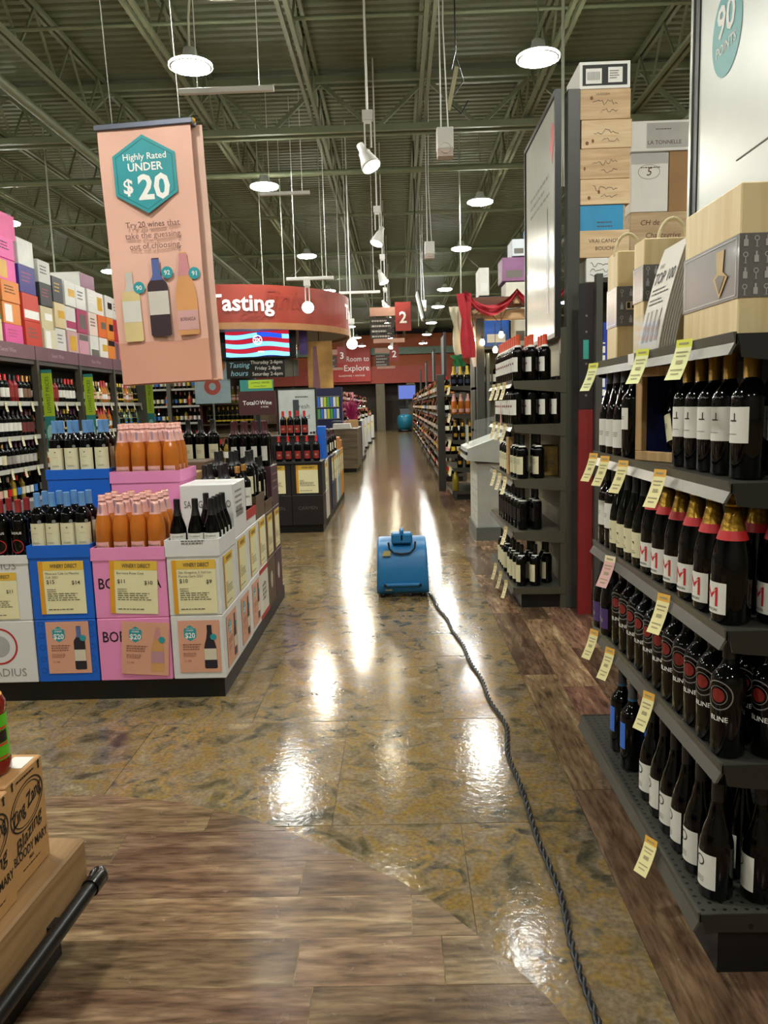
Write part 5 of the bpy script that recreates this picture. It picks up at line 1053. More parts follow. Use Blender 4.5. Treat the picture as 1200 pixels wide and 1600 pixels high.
# ------------------------------------------------------------------ wood counter with papers
lam = woodmat('counter_laminate', '#5f5444', '#85755c', .5, 0, 2.0, .03)
t = thing('service_counter', 'wood laminate counter beside the aisle beyond the second island', 'counter'); MB().box(-1.55, 16.8, .09, -.91, 18.6, .93).build('body', lam, t); MB().box(-1.56, 16.79, .93, -.9, 18.61, .955).build('worktop', mat('worktop_grey', '#6e6658', .4), t); MB().box(-1.5, 16.86, 0, -.95, 18.5, .09).build('kick', black, t)
t = thing('paper_stack', 'stack of white papers lying on the wood counter', 'papers', (-1.45, 16.95, .956)); 
for k in range(4): MB().box(.0+.004*k, 0, .028*k, .40-.006*k, .3, .028*k+.026).build('bundle', paper, t)
MB().lines((.06, .25, .1095), (1, 0, 0), (0, 1, 0), .28, 5, .04, .012).build('print', inkg, t)
for k, (x, y, w, h, c) in enumerate(((-1.2, 18.0, .25, .16, kraft), (-1.53, 17.6, .26, .15, mat('carton_navy', '#1e2238', .5)))):
    t = thing('carton', ['kraft carton at the back of the counter', 'dark open carton at the back left of the counter'][k], 'carton', (x, y, .956)); MB().cbox(0, 0, 0, w, .3, h, .004).build('body', c, t); MB().box(.02, .02, h, w-.02, .28, h+.012).build('flap', c, t)
for k, (y, z1) in enumerate(((20.2, 1.05), (21.2, 1.1), (24, 1.15), (26.5, 1.2), (30, 1.2), (34, 1.25))):
    t = thing('case_stack', 'distant stack of dark wine cases along the left of aisle, %s from camera' % ORD[k], 'case stack', (-1.0-.1*(k > 1), y, 0), 0, 'case stacks along the aisle'); c = mat('case_navy', '#1d1f38', .5) if k == 0 else casew
    MB().box(-.4, -.03, 0, .03, 1.2, .06).build('plinth', black, t)
    for q in range(3): MB().cbox(-.35, 0, .0605+.33*q, .0, .33, .0605+.33*q+.327, .005).build('lower_case', c, t)
    price_card(t, (-.33, -.001, .43), *FX, .3, .36)
    for q in range(3): MB().cbox(-.35, .34, .0605+.33*q, 0, .75, .0605+.33*q+.327, .005).build('rear_case', c, t)
    
# ------------------------------------------------------------------ left shelf run with carton row on top
plum = mat('plum_header', '#75545c', .5)
LZ_ = [.14, .50, .86, 1.21, 1.59]; LX = -4.2
def lbay(y0, k):
    t = thing('wine_shelf', 'left wall of wine shelves, %s bay from camera' % ORD[k], 'shelf unit', (0, y0, 0), 0, 'left shelf bays')
    MB().box(LX-.5, .002, 0, LX-.47, 1.218, 2.08).build('back_panel', darkgrey, t)
    for z in LZ_:
        s = MB().box(LX-.47, .065, z-.03, LX-.01, 1.215, z).build('shelf', shelfgrey, t); MB().box(LX-.012, .07, z-.045, LX, 1.21, z+.004).build('price_rail', mat('rail_white', '#b9b8b0', .35), s)
    MB().box(LX-.47, .002, 2.02, LX, 1.218, 2.08).build('canopy', mat('canopy_dark', '#4b443f', .5), t); MB().box(LX-.01, .01, 2.07, LX+.015, 1.21, 2.23).build('header', plum, t); MB().box(LX-.46, .002, 2.081, LX-.01, 1.218, 2.2).build('top_deck', darkgrey, t)
    MB().text(['Sweet Wine', 'Sweet Wine', 'Sweet Wine', 'Rose Wine'][k % 4], .05, (LX+.017, .6, 2.125), (0, 1, 0), (0, 0, 1)).build('lettering', mat('header_pale_ink', '#b39aa0', .5), t)
    MB().box(LX-.05, .002, 0, LX+.02, .062, 2.07).build('upright', mat('upright_taupe', '#4b473d', .5), t)
    MB().box(LX-.47, .03, 0, LX-.04, 1.19, .1).build('base', black, t)
    return t
bays = [6.55+1.22*k for k in range(5)]
for k, y in enumerate(bays): lbay(y, k)
tag(MB().box(LX-.5, 12.66, 0, LX+.05, 12.74, 2.3).build('shelf_end_panel', mat('end_panel_grey', '#57544a', .5)), 'grey end panel closing the left shelf run', 'panel')
LK = []
def simple_bottle(key, prof, gl, cp, lb, capz, labz):
    mb = MB(); h = max(p[1] for p in prof); mb.lathe(prof, 10, m=0); mb.lathe([(rad_at(prof, capz)+.001, capz)]+[(r_+.001, z) for r_, z in prof[2:-1] if z > capz]+[(.0005, h+.002)], 10, m=1); mb.lathe([(rad_at(prof, labz[0])+.0008, labz[0]), (rad_at(prof, labz[1])+.0008, labz[1])], 10, m=2)
    o = mb.build('x', [gl, cp, lb]); me = o.data; bpy.data.objects.remove(o); return me, key
def cm(h, r=.45): return mat('tone_'+h[1:], h, r)
LK = [simple_bottle('white label bottle with red capsule', prof_bordeaux(), glassb, capred, wlab, .23, (.05, .15)), simple_bottle('dark bottle with brown label', prof_bordeaux(), glassb, capcop, cm('#7c5a44'), .23, (.05, .15)), simple_bottle('dark bottle with white label', prof_bordeaux(), glassb, capblack, wlab, .24, (.06, .15)), simple_bottle('red bottle with black cap', prof_bordeaux(), cm('#8c1f24', .2), capblack, redl, .24, (.05, .16)),
      simple_bottle('pale bottle with pink label', prof_burgundy(), goldw, cm('#d9b9b0'), pinkl, .24, (.05, .14)), simple_bottle('yellow label bottle', prof_burgundy(), glassg, capyel, cm('#d9b92e'), .24, (.04, .15)), simple_bottle('orange bottle with white label', prof_champ(), rosew, capred, wlab, .22, (.05, .12)), simple_bottle('dark bottle with purple capsule', prof_bordeaux(), glassb, cm('#5b2747'), cm('#b9b3ad'), .23, (.05, .14)),
      simple_bottle('dark bottle with dark red label', prof_bordeaux(), glassb, capmar, cm('#6b2b28'), .23, (.04, .15)), simple_bottle('dark bottle with grey label', prof_bordeaux(), glassb, capgrey, cm('#8f8b85'), .23, (.05, .14)), simple_bottle('green bottle with blue label', prof_burgundy(), cm('#5d7a2c', .15), capgrey, cm('#3576c8'), .24, (.04, .14)), simple_bottle('dark bottle with cream label', prof_bordeaux(), glassb, capgold2, cream, .23, (.05, .15))]
shelfn = ['lowest', 'second', 'third', 'fourth', 'top']
plan = {(4, 1): [11, 11, 8, 1, 0, 0, 3, 3, 0, 1, 1], (4, 2): [3, 9, 2, 0, 3, 3, 2, 2, 0, 0, 0], (4, 3): [7, 7, 5, 4, 4, 4, 11, 4, 6, 6, 4], (4, 4): [4, 4, 5, 5, 4, 6, 4, 4, 5, 5], (3, 1): [2]*8+[8, 8, 8], (3, 2): [1, 1, 9, 9, 9, 7, 7, 5, 5, 7, 7], (3, 3): [8, 8, 6, 6, 6, 0, 6, 6, 6, 5, 6], (3, 4): [10, 10, 5, 5, 10, 5, 10, 5, 5, 10], (2, 1): [5, 2, 2, 11, 9, 9, 7, 7, 7, 7, 7]}
cnt = 0
for (s_, b_), ks in sorted(plan.items()):
    n = len(ks); step = 1.1/n
    for i, q in enumerate(ks):
        me, desc = LK[q]; y = bays[b_]+.07+step*(i+.5)
        o = obj('wine_bottle', me, None, (LX-.07, y, LZ_[s_]+.001), random.uniform(0, 6)); cnt += 1
        tag(o, '%s, %s shelf of left bay %s, %s from camera' % (desc, shelfn[s_], ['one', 'two', 'three', 'four', 'five'][b_], ORD[i]), 'bottle', 'bottles on the left shelves'); o.scale = (1.05, 1.05, 1.0)
    for i in range(0, n, 3): price_tag(LX+.004, bays[b_]+.15+step*i, LZ_[s_], 'pale price tag on left bay %s, %s shelf, %s from camera' % (['one', 'two', 'three', 'four', 'five'][b_], shelfn[s_], ORD[i//3]), .05, .11, .6, cx=1, cols=('tag_pale', '#d8cfae', '#cfc59a'), grp='price tags on the left shelves')
# vertical lime and teal banners on the uprights
for k, y in enumerate((bays[2], bays[3], 12.78)):
    t = thing('side_banner', 'lime and teal vertical banner on a left shelf upright, %s from camera' % ORD[k], 'banner', (LX+.03, y+(.06 if k < 2 else 0), 1.0), 0, 'vertical shelf banners'); MB().box(0, 0, .42, .125, .006, .92).build('lime_panel', limep, t); MB().box(0, 0, 0, .125, .006, .42).build('teal_panel', tealp, t); MB().box(0, 0, .92, .125, .006, .96).build('top_band', tealp, t)
    MB().text('LOWEST PRICES', .045, (.085, -.001, .67), (0, 0, 1), (-1, 0, 0), maxw=.42).build('lettering', mat('dark_green_ink', '#2c4a1c', .6), t); MB().disc((.062, -.001, .22), .045, *FX, seg=16, ry=.1).build('picture', mat('banner_pale_teal', '#9cc8c4', .5), t)
# cartons on top
cols = [(8.02, .36, ['#d8cfa8', '#3fb0a4', '#e0559c', '#e0559c']), (8.42, .40, ['#e0559c', '#e58a3c', '#e58a3c', '#e85aa6', '#e85aa6']), (8.9, .40, ['#c9402f', '#c9402f', '#3a3286']), (9.36, .33, ['#d6d0b2', '#cfc39c', '#3a3a3c', '#c9c8c2']), (9.72, .3, ['#d8d6d0', '#d9c49a', '#3b3d44']), (10.06, .33, ['#c9a3a6', '#dedcd6', '#dedcd6']), (10.42, .33, ['#cf9aa8', '#b04a6c', '#e2e0dc']), (10.78, .3, ['#dfddd8', '#e6cfc4', '#e2e0dc']), (11.1, .3, ['#e6e0d8', '#e2733a', '#e2e0dc']), (11.42, .28, ['#e58a3c', '#e58a3c', '#dcdad4']), (11.74, .3, ['#d85a7c', '#c03a44', '#dcdad4']), (12.08, .3, ['#d35aa0', '#d8d6d0', '#d8d6d0'])]
for ci, (y, d, st_) in enumerate(cols):
    h = .315 if len(st_) < 4 else (.27 if len(st_) == 4 else .235); z = 2.2
    for k, c in enumerate(st_):
        t = thing('wine_carton', 'coloured carton on the left shelves, stack %s from camera, %s from bottom' % (ORD[ci], ORD[k]), 'carton', (LX-.02-random.uniform(0, .03), y, z+.0008), 0, 'cartons on the left shelves')
        MB().cbox(-.42, 0, 0, 0, d-.008, h-.002, .005).build('body', mat('carton_'+c[1:], c, .5, var=.04), t)
        r_ = random.Random(ci*7+k); m2 = [inkg, whiteink, cm('#b04a6c'), ink, cm('#d9a93c')][r_.randrange(5)]
        mb = MB(); e = .0012
        if r_.random() < .45:
            u0, u1, v0, v1 = r_.choice([(.05, .95, .1, .4), (.2, .8, .2, .8), (.05, .95, .7, .95), (.1, .5, .1, .9), (.3, .9, .4, .7)]); mb.quad((e, d*u0, h*v0), (e, d*u1, h*v0), (e, d*u1, h*v1), (e, d*u0, h*v1))
        else: mb.lines((e, d*.15, h*.7), (0, 1, 0), (0, 0, 1), d*.6, 3, h*.14, h*.05, seed=ci*9+k)
        mb.lines((-.34, -e, h*.6), (1, 0, 0), (0, 0, 1), .25, 2, h*.2, h*.08, seed=ci+k); mb.build('print', m2, t)
        if c == '#c9402f': flat_bottle(mb2 := MB(), (-.2, -.0014, .03), (1, 0, 0), (0, 0, 1), .24, prof_burgundy(.05)); mb2.build('bottle_print', ink, t)
        z += h
for k, (y, z, d, w, h, c, c2, lab) in enumerate(((8.5, 3.375, .42, .42, .27, '#d9d8d2', '#e0448f', 'white and magenta carton topping the left carton row'), (8.94, 3.145, .38, .42, .3, '#dad9d3', '#dad9d3', 'plain white carton high on the left carton row'), (10.65, 3.145, .5, .4, .2, '#dad9d3', '#7c3a5c', 'white and plum carton high on the left carton row'))):
    t = thing('wine_carton', lab, 'carton', (LX-.06, y, z+.0008)); MB().cbox(-w, 0, 0, 0, d, h, .005).build('body', cm(c), t); MB().box(0, .004, .004, .0015, d-.004, h-.004).build('end_panel', cm(c2), t)
# ------------------------------------------------------------------ shelves beyond: spirits wall behind the kiosk
t = thing('spirits_shelf', 'tall dark shelf unit of spirits left of the kiosk', 'shelf unit'); MB().box(-5.6, 16.6, 0, -3.2, 16.65, 2.2).build('back_panel', darkgrey, t)
for z in (.3, .75, 1.2, 1.55, 1.9): s = MB().box(-5.6, 16.1, z-.03, -3.2, 16.6, z).build('shelf', shelfgrey, t); MB().box(-5.6, 16.09, z-.03, -3.2, 16.1, z+.01).build('price_rail', mat('rail_white', '#b9b8b0', .35), s)
for x in (-5.6, -4.8, -4.0, -3.22): MB().box(x, 16.05, 0, x+.08, 16.62, 2.2).build('upright', mat('end_panel_grey', '#57544a', .5), t)
MB().box(-5.6, 16.1, 0, -3.2, 16.6, .1).build('base', black, t)
# ------------------------------------------------------------------ round tasting kiosk
KX, KY, KR = -2.83, 14.0, 2.0
kred = mat('kiosk_red', '#963626', .45, var=.1, scale=1.5); kwood = mat('kiosk_wood_trim', '#a8794c', .4)
t = thing('tasting_kiosk', 'round red tasting kiosk canopy with white lettering and wood trim', 'kiosk', (KX, KY, 0))
MB().lathe([(KR-.03, 2.76), (KR, 2.76), (KR, 3.33), (KR-.03, 3.33), (KR-.03, 2.76)], 72, sm=False).build('fascia', kred, t)
MB().lathe([(KR-.04, 2.66), (KR+.02, 2.66), (KR+.02, 2.76), (KR-.04, 2.76), (KR-.04, 2.66)], 72, sm=False).build('trim_ring', kwood, t); MB().lathe([(.0005, 2.7), (KR-.05, 2.7)], 48, sm=False).lathe([(KR-.05, 2.74), (.0005, 2.74)], 48, sm=False).build('soffit', mat('soffit_tan', '#8a7a66', .6), t)
mb = MB(); mbp = MB()
for a0 in (-PI/2+.24, -PI/2+.24+1.36, -PI/2+.24-PI/2):
    q = MB().text('Tasting', .25, (0, 0, 2.94), bold=.02); mb.add([((KR+.012)*math.cos(a0+v[0]/KR), (KR+.012)*math.sin(a0+v[0]/KR), v[2]) for v in q.v], q.f)
    q = MB().text('Color', .12, (.15, 0, 2.79), shear=.3).text('Finish', .3, (.75, 0, 2.98), shear=.3).text('NOTES', .06, (-1.2, 0, 3.2)); mbp.add([((KR+.006)*math.cos(a0+v[0]/KR), (KR+.006)*math.sin(a0+v[0]/KR), v[2]) for v in q.v], q.f)
mb.build('lettering', emis('kiosk_letter', '#f4f1ea', .35), t); mbp.build('ghost_lettering', mat('ghost_ink', '#8e3224', .5), t)
MB().lathe([(.28, 0), (.28, 2.7)], 20).build('column', mat('kiosk_column', '#4a3c30', .5), t)
# ring counter with back shelves
MB().lathe([(1.5, 0), (1.5, 1.0), (1.56, 1.0), (1.56, 1.04), (1.05, 1.04), (1.05, 0)], 48, a0=PI*.95, a1=PI*2.1, sm=False).build('bar_counter', lam, t)
t = thing('television', 'television showing a waving flag under the round kiosk', 'television', (-2.31, 12.85, 2.25))
MB().cbox(-.66, 0, 0, .66, .09, .62, .01).build('bezel', mat('tv_black', '#060607', .2), t); MB().tube([(-.3, .05, .6), (-.3, .05, .45)], .02, 6).build('mount', black, t)
eb, ew, er, en = emis('screen_blue', '#1b45d8', 1.5), emis('screen_pale_blue', '#6fb4f0', 1.6), emis('screen_red', '#a01828', 1.1), emis('screen_navy', '#101c66', .9)
scr = MB().quad((-.5, -.002, .04), (.55, -.002, .04), (.55, -.002, .6), (-.5, -.002, .6)).build('screen', en, t)
mb = MB(); n = 18
for k in range(6):
    z0 = .04+.075*k
    for i in range(n):
        x0, x1 = -.5+1.05*i/n, -.5+1.05*(i+1)/n; f = lambda x: .022*math.sin(x*7+k*.2)+.05*max(0, -x*.1)
        za, zb = z0+f(x0), z0+f(x1)
        mb.quad((x0, -.004, max(.04, za)), (x1, -.004, max(.04, zb)), (x1, -.004, zb+.072), (x0, -.004, za+.072), (0 if k % 2 == 0 else 1) if not (k == 4 and .0 < x0 < .4) else 2)
for i in range(8): x0, x1 = .15+.05*i, .15+.05*(i+1); mb.quad((x0, -.005, .6-.03*i*.9), (x1, -.005, .6-.03*(i+1)*.9), (x1, -.005, min(.6, .66-.03*(i+1)*.9)), (x0, -.005, min(.6, .66-.03*i*.9)), 1)
mb.build('flag_picture', [ew, er, eb], scr)
mb = MB().text('Thank you for your service', .028, (.02, -.006, .555), bold=.01).text('Military Personnel Earn', .028, (.05, -.006, .515), bold=.01).text('2X', .06, (.03, -.006, .28), bold=.02).ring((.03, -.006, .31), .066, .076, *FX).text('points', .03, (.08, -.006, .11), bold=.01); mb.build('screen_lettering', emis('screen_white', '#ffffff', 2.0), scr)
t = thing('chalk_board', 'black chalk board listing tasting hours below the television', 'sign', (-2.33, 12.9, 1.95)); MB().cbox(-.5, 0, 0, .47, .04, .31, .006).build('board', mat('chalk_black', '#23241f', .7), t); MB().extr([(.47, 0, 0), (.66, .25, .02), (.66, .25, .29), (.47, 0, .31)], (0, .03, 0)).build('side_wing', mat('wing_grey', '#5a584e', .6), t)
MB().text('Tasting', .085, (-.29, -.002, .175), shear=.25, maxw=.36, bold=.01).text('hours', .09, (-.29, -.002, .04), shear=.2, maxw=.34, bold=.01).build('blue_chalk', mat('chalk_blue', '#9fdcea', .8), t); MB().text('Thursday 2-6pm', .058, (.17, -.002, .225), maxw=.54, bold=.01).text('Friday 2-8pm', .058, (.19, -.002, .13), maxw=.5, bold=.01).text('Saturday 2-6pm', .058, (.18, -.002, .035), maxw=.54, bold=.01).build('white_chalk', mat('chalk_white', '#f4f2ea', .8), t)
MB().tube([(-.3, .02, .3), (-.3, .02, .42)], .008, 6).tube([(.3, .02, .3), (.3, .02, .42)], .008, 6).build('hook', black, t)
t = thing('tasting_poster', 'pale blue poster with orange and red circles left of the chalk board', 'poster', (-3.2, 12.98, 1.55)); MB().box(-.2, 0, 0, .4, .012, 1.0).build('panel', mat('poster_blue', '#a9c4cc', .6), t)
MB().disc((.18, -.002, .62), .15, *FX).build('orange_disc', mat('poster_orange', '#c9772c', .5), t); MB().disc((.18, -.004, .61), .09, *FX).build('cream_disc', cream, t); MB().ring((.1, -.002, .28), .06, .14, *FX).build('red_ring', mat('poster_red', '#c0584c', .5), t); MB().tube([(.1, .006, 0), (.1, .006, -1.55)], .02, 6).build('pole', steel, t); MB().box(-.1, -.15, -1.55, .3, .15, -1.53).build('foot', black, t)
t = thing('tall_shelf', 'shelf of yellow wines and small bottles beneath the kiosk poster', 'shelf unit', (-2.85, 13.3, 0)); MB().box(-.55, .3, 0, .75, .33, 1.66).build('back_panel', mat('tan_back', '#7a664a', .6), t)
for z in (.45, .85, 1.2, 1.55): MB().box(-.55, 0, z-.025, .75, .3, z).build('shelf', mat('shelf_wood_dark', '#4c3a2a', .5), t)
for x in (-.57, .75): MB().box(x, 0, 0, x+.04, .33, 1.66).build('side_panel', mat('side_red_brown', '#4f1f1a', .5), t)
for k in range(10):
    o = obj('wine_bottle', LK[5][0], None, (-3.3+.08*k+.02, 13.42, 1.201), 0); tag(o, 'yellow label bottle on the kiosk shelf, {n}'.replace('{n}', nl(k, 10)), 'bottle', 'yellow label bottles at the kiosk')
for k in range(11):
    o = obj('wine_bottle', LK[4][0], None, (-3.33+.095*k, 13.42, 1.551), 0); tag(o, 'pale yellow bottle on top of the kiosk shelf, {n}'.replace('{n}', nl(k, 11)), 'bottle', 'pale bottles on top of the kiosk shelf')
t = thing('wreath', 'round dark green wreath hanging right of the Total Wine sign', 'wreath', (-1.74, 13.05, 1.62)); mb = MB(); r_ = random.Random(5)
for k in range(160):
    a = r_.uniform(0, 2*PI); rr_ = r_.uniform(.03, .16); mb.obox((rr_*math.cos(a), r_.uniform(-.03, .03), rr_*math.sin(a)), (.012, .012, .06), Matrix.Rotation(r_.uniform(0, 6), 3, Vector((r_.random(), r_.random(), r_.random())).normalized()))
mb.lathe([(.0005, 0), (.13, 0), (.15, .02), (.0005, .03)], 24, M=Matrix.Rotation(PI/2, 3, 'X')); o = mb.build('needles', mat('wreath_green', '#12452c', .7), t); MB().tube([(0, 0, .1), (0, 0, 1.08)], .004, 4).build('ribbon', black, t)
t = thing('cloth_banner', 'tan painted banner hanging right of the chalk board', 'banner', (-1.5, 13.1, 1.75)); MB().box(0, 0, 0, .42, .012, .78).build('sheet', mat('banner_tan', '#b98d4c', .6, var=.25, scale=4), t); MB().extr([(.08, -.002, 0), (.2, -.002, 0), (.16, -.002, .7), (.1, -.002, .7)], (0, -.001, 0)).build('pattern', mat('banner_mauve', '#8a5c62', .6), t); MB().tube([(.2, .006, .78), (.2, .006, .95)], .008, 5).build('hanger', black, t)
t = thing('cloth_banner', 'purple patterned banner beside the television', 'banner', (-1.6, 12.86, 2.3)); MB().box(0, 0, 0, .14, .012, .42).build('sheet', mat('banner_purple', '#4c3a78', .6, var=.3, scale=8), t)
# ------------------------------------------------------------------ aisle number signs
def aisle_sign(x, y, z, num, label, k=1.0, side=-1):
    t = thing('aisle_sign', label, 'sign', (x, y, z), 0, 'hanging aisle number signs'); MB().box(0, 0, 0, .28*k, .03, .5*k).build('number_panel', mat('sign_red', '#8c2a22', .5), t); MB().text(num, .2*k, (.14*k, -.002, .14*k), bold=.02).build('number', whiteink, t)
    MB().box(-.45*k, .0, .27*k, -.001, .03, .42*k).build('category_panel', mat('sign_tan', '#a9806e', .5), t)
    for q in range(4): p = MB().box(-.45*k, .002, (-.12+.09*q)*k, -.02 if q else -.02, .025, (-.04+.09*q)*k).build('category_strip', mat('strip_dark', '#2c2320', .5), t); MB().lines((-.42*k, 0, (-.1+.09*q)*k), *FX, .34*k, 1, .02, .03*k, seed=q).build('lettering', mat('strip_ink', '#a9a39a', .5), p)
    MB().box(-.4*k, .003, -.2*k, .16*k, .02, -.125*k).build('lower_panel', mat('sign_tan', '#a9806e', .5), t)
    for xx in (-.4*k, .22*k): MB().tube([(xx, .015, .42*k if xx < 0 else .5*k), (xx, .015, 5.86-z)], .004, 4).build('wire', steel, t)
aisle_sign(-.01, 14, 2.74, '2', 'red hanging aisle sign with white number two nearest over the aisle')
aisle_sign(-.27, 30, 3.1, '2', 'smaller distant red aisle sign with number two', 1.25); aisle_sign(-2.28, 30, 3.1, '3', 'distant red aisle sign with number three left of the aisle', 1.25)
# ------------------------------------------------------------------ far end: red sign, tv, scrubber, shelves
t = thing('explore_sign', 'red Room to Explore sign on the far red wall', 'sign', (-3.65, 44.5, 2.85)); MB().box(0, 0, 0, 2.15, .18, 1.9).build('panel', mat('explore_red', '#b02d24', .5), t); MB().text('Room to', .3, (1.42, -.003, 1.15), bold=.006, maxw=1.3).text('Explore', .34, (1.35, -.003, .62), bold=.006, maxw=1.5).text('GLASSWARE + VINTAGE', .1, (1.05, -.003, .3), maxw=1.6).build('lettering', whiteink, t)
t = thing('wall_screen', 'small blue lit screen at the dark far end of the aisle', 'television', (.3, 44.4, 1.75)); MB().box(-.3, 0, 0, .75, .08, .85).build('bezel', black, t); MB().quad((-.25, -.003, .05), (.7, -.003, .05), (.7, -.003, .8), (-.25, -.003, .8)).build('screen', emis('far_screen', '#5568b8', .5), t); MB().box(.15, .02, -1.75, .3, .06, 0).build('pole', black, t)
t = thing('floor_scrubber', 'teal floor scrubber machine parked at the far end of aisle', 'floor scrubber', (.35, 42.5, 0)); tl_ = mat('scrubber_teal', '#17708c', .4)
MB().lathe([(.0005, .1), (.3, .1), (.4, .3), (.42, .55), (.4, .8), (.3, .92), (.0005, .95)], 16).build('tank', tl_, t); MB().lathe([(.0005, .0), (.38, .0), (.38, .12), (.0005, .12)], 16).build('brush_deck', black, t); MB().box(-.25, .1, .9, .25, .4, 1.25).build('hood', mat('scrubber_grey', '#4b4f55', .4), t); MB().tube([(-.25, .4, 1.2), (-.3, .5, 1.35), (.3, .5, 1.35), (.25, .4, 1.2)], .025, 6).build('handle', black, t)
t = thing('flower_display', 'magenta feathery flower display beside the counter', 'flowers', (-1.15, 19.2, .0)); MB().box(-.2, -.2, 0, .2, .2, .95).build('stand', lam, t); mb = MB(); r_ = random.Random(11)
for k in range(90):
    a = r_.uniform(0, 6.28); L_ = r_.uniform(.35, .75); d = r_.uniform(.05, .28); mb.tube([(0, 0, .95), (d*.4*math.cos(a), d*.4*math.sin(a), .95+L_*.6), (d*math.cos(a), d*math.sin(a), .95+L_*(.85 if d > .2 else 1))], [.012, .016, .004], 4)
mb.build('plumes', mat('plume_magenta', '#a01e5c', .6), t)
t = thing('display_board', 'pink printed display board beyond the flowers', 'poster', (-4.2, 28, 1.0)); MB().box(0, 0, 0, 2.6, .05, .95).build('panel', mat('board_pink', '#c9808c', .5, var=.1, scale=3), t); MB().box(.1, 0, -1, .2, .05, 0).box(2.3, 0, -1, 2.4, .05, 0).build('leg', black, t)
t = thing('cooler_cabinet', 'dark glass cooler cabinet with bright bottles left of the counter', 'cooler', (-2.45, 22, 0)); MB().box(0, .02, 0, .85, .6, 2.0).build('cabinet', mat('cooler_navy', '#1a2048', .4), t)
for z in (1.12, 1.45, 1.75): MB().box(.05, 0, z-.02, .8, .02, z).build('shelf', steel, t)
for z0, q in ((1.12, 0), (1.45, 1)):
    for k in range(8): MB().box(.07+.09*k, .0, z0, .14+.09*k, .019, z0+.27).build('can_pack', emis('pack_%d' % ((k+q) % 4), ['#b8c23a', '#4a9a54', '#3a6ac8', '#cfd6d8'][(k+q) % 4], .08), t)  # packs glow a little, their brightness put into the colour
# ------------------------------------------------------------------ right side: white kiosk cooler
lw = mat('kiosk_white_plastic', '#c3c6c0', .4); t = thing('sampling_cart', 'white pedestal merchandiser with slanted top and clear lid by the aisle', 'merchandiser', (.70, 7.9, 0))
MB().box(.08, .0, 0, .42, .86, .14).build('plinth', mat('plinth_grey', '#6c706c', .45), t); MB().box(.10, .06, .14, .40, .82, .80).build('pedestal', lw, t)
mb = MB()
for k in range(6): mb.box(.098, .12, .2+.08*k, .1002, .6, .205+.08*k)
mb.build('groove', mat('groove_grey', '#8c8f8a', .5), t)
MB().extr([(-.01, 0, .84), (.40, 0, .80), (.40, 0, 1.10), (.0, 0, .96)], (0, .86, 0)).build('top_bin', lw, t); MB().extr([(-.02, .0, .90), (.0, .0, .895), (.0, .0, .925), (-.02, .0, .93)], (0, .86, 0)).build('front_rail', black, t)
MB().extr([(.05, .03, .985), (.38, .03, 1.095), (.38, .03, 1.30), (.08, .03, 1.25)], (0, .006, 0)).build('side_pane', acr, t); MB().extr([(.38, .03, 1.10), (.385, .03, 1.10), (.385, .03, 1.32), (.38, .03, 1.32)], (0, .78, 0)).build('rear_pane', acr, t); c = MB().box(.02, .2, .99, .03, .5, 1.2).build('leaflet_holder', acr, t); MB().box(.031, .22, 1.0, .033, .48, 1.19).build('leaflet', mat('leaflet_green', '#a9ac7a', .5), t)
# ---- gondola C with yellow, rose and gold bottles
CZ = [.13, .48, .89, 1.27, 1.68]
gondola('wine_shelf', 'dark shelf unit with yellow and rose bottles beyond the white merchandiser', .77, 1.22, 11.4, 12.62, CZ, 2.1, .11, holes=False); gc = 'bottles on the third shelf unit'
for j in range(2): row('yellowcap', [(.83+.1*k, 11.47+.1*j) for k in range(4)], CZ[4], 'yellow capsule bottle on top shelf of third unit, %s row, {n}' % ['front', 'second'][j], gc, 0)
for j in range(2): row('roseC', [(.83+.1*k, 11.47+.1*j) for k in range(4)], CZ[3], 'rose sparkling bottle on third unit, %s row, {n}' % ['front', 'second'][j], gc, 0)
for j in range(2): row('goldchamp', [(.84+.11*k, 11.47+.1*j) for k in range(3)], CZ[2], 'gold foil bottle on middle shelf of third unit, %s row, {n}' % ['front', 'second'][j], gc, 0)
row('goldchamp', [(.9, 11.47), (1.02, 11.47)], CZ[1], 'gold foil bottle low on the third unit, {n}', gc, 0); row('goldbottle', [(.83, 11.46)], CZ[0], 'large plain gold bottle on the lowest shelf of third unit', None, 0)
t = thing('carton', 'dark carton beside gold foil bottles on the third unit', 'carton', (1.095, 11.42, CZ[2]+.001)); MB().cbox(-.02, 0, 0, .08, .3, .3, .003).build('body', casedark, t); MB().lines((-.0, -.001, .2), *FX, .06, 3, .04, .01).build('print', inkg, t)
for k, z in enumerate(CZ[1:]):
    for q in range(3): price_tag(.768, 11.5+.14*q, z, 'price tag on third shelf unit, rail %s from the floor, %s from camera' % (ORD[k], ORD[q]), .03, .12, 1.0, cols=('tag_cream', '#d9cba0', '#cdb878'), grp='price tags on the third unit', twist=.6, curl=.06)
tag(MB().cbox(.64, 12.64, 0, .76, 12.74, 1.9, .004).build('shelf_post', mat('post_dark_grey', '#3b3b35', .45)), 'dark post at the aisle front beyond the third unit', 'post'); tag(MB().cbox(1.27, 11.3, 0, 1.36, 11.4, 2.8, .004).build('shelf_post', mat('post_dark_grey', '#3b3b35', .45)), 'tall dark post behind the third shelf unit', 'post')
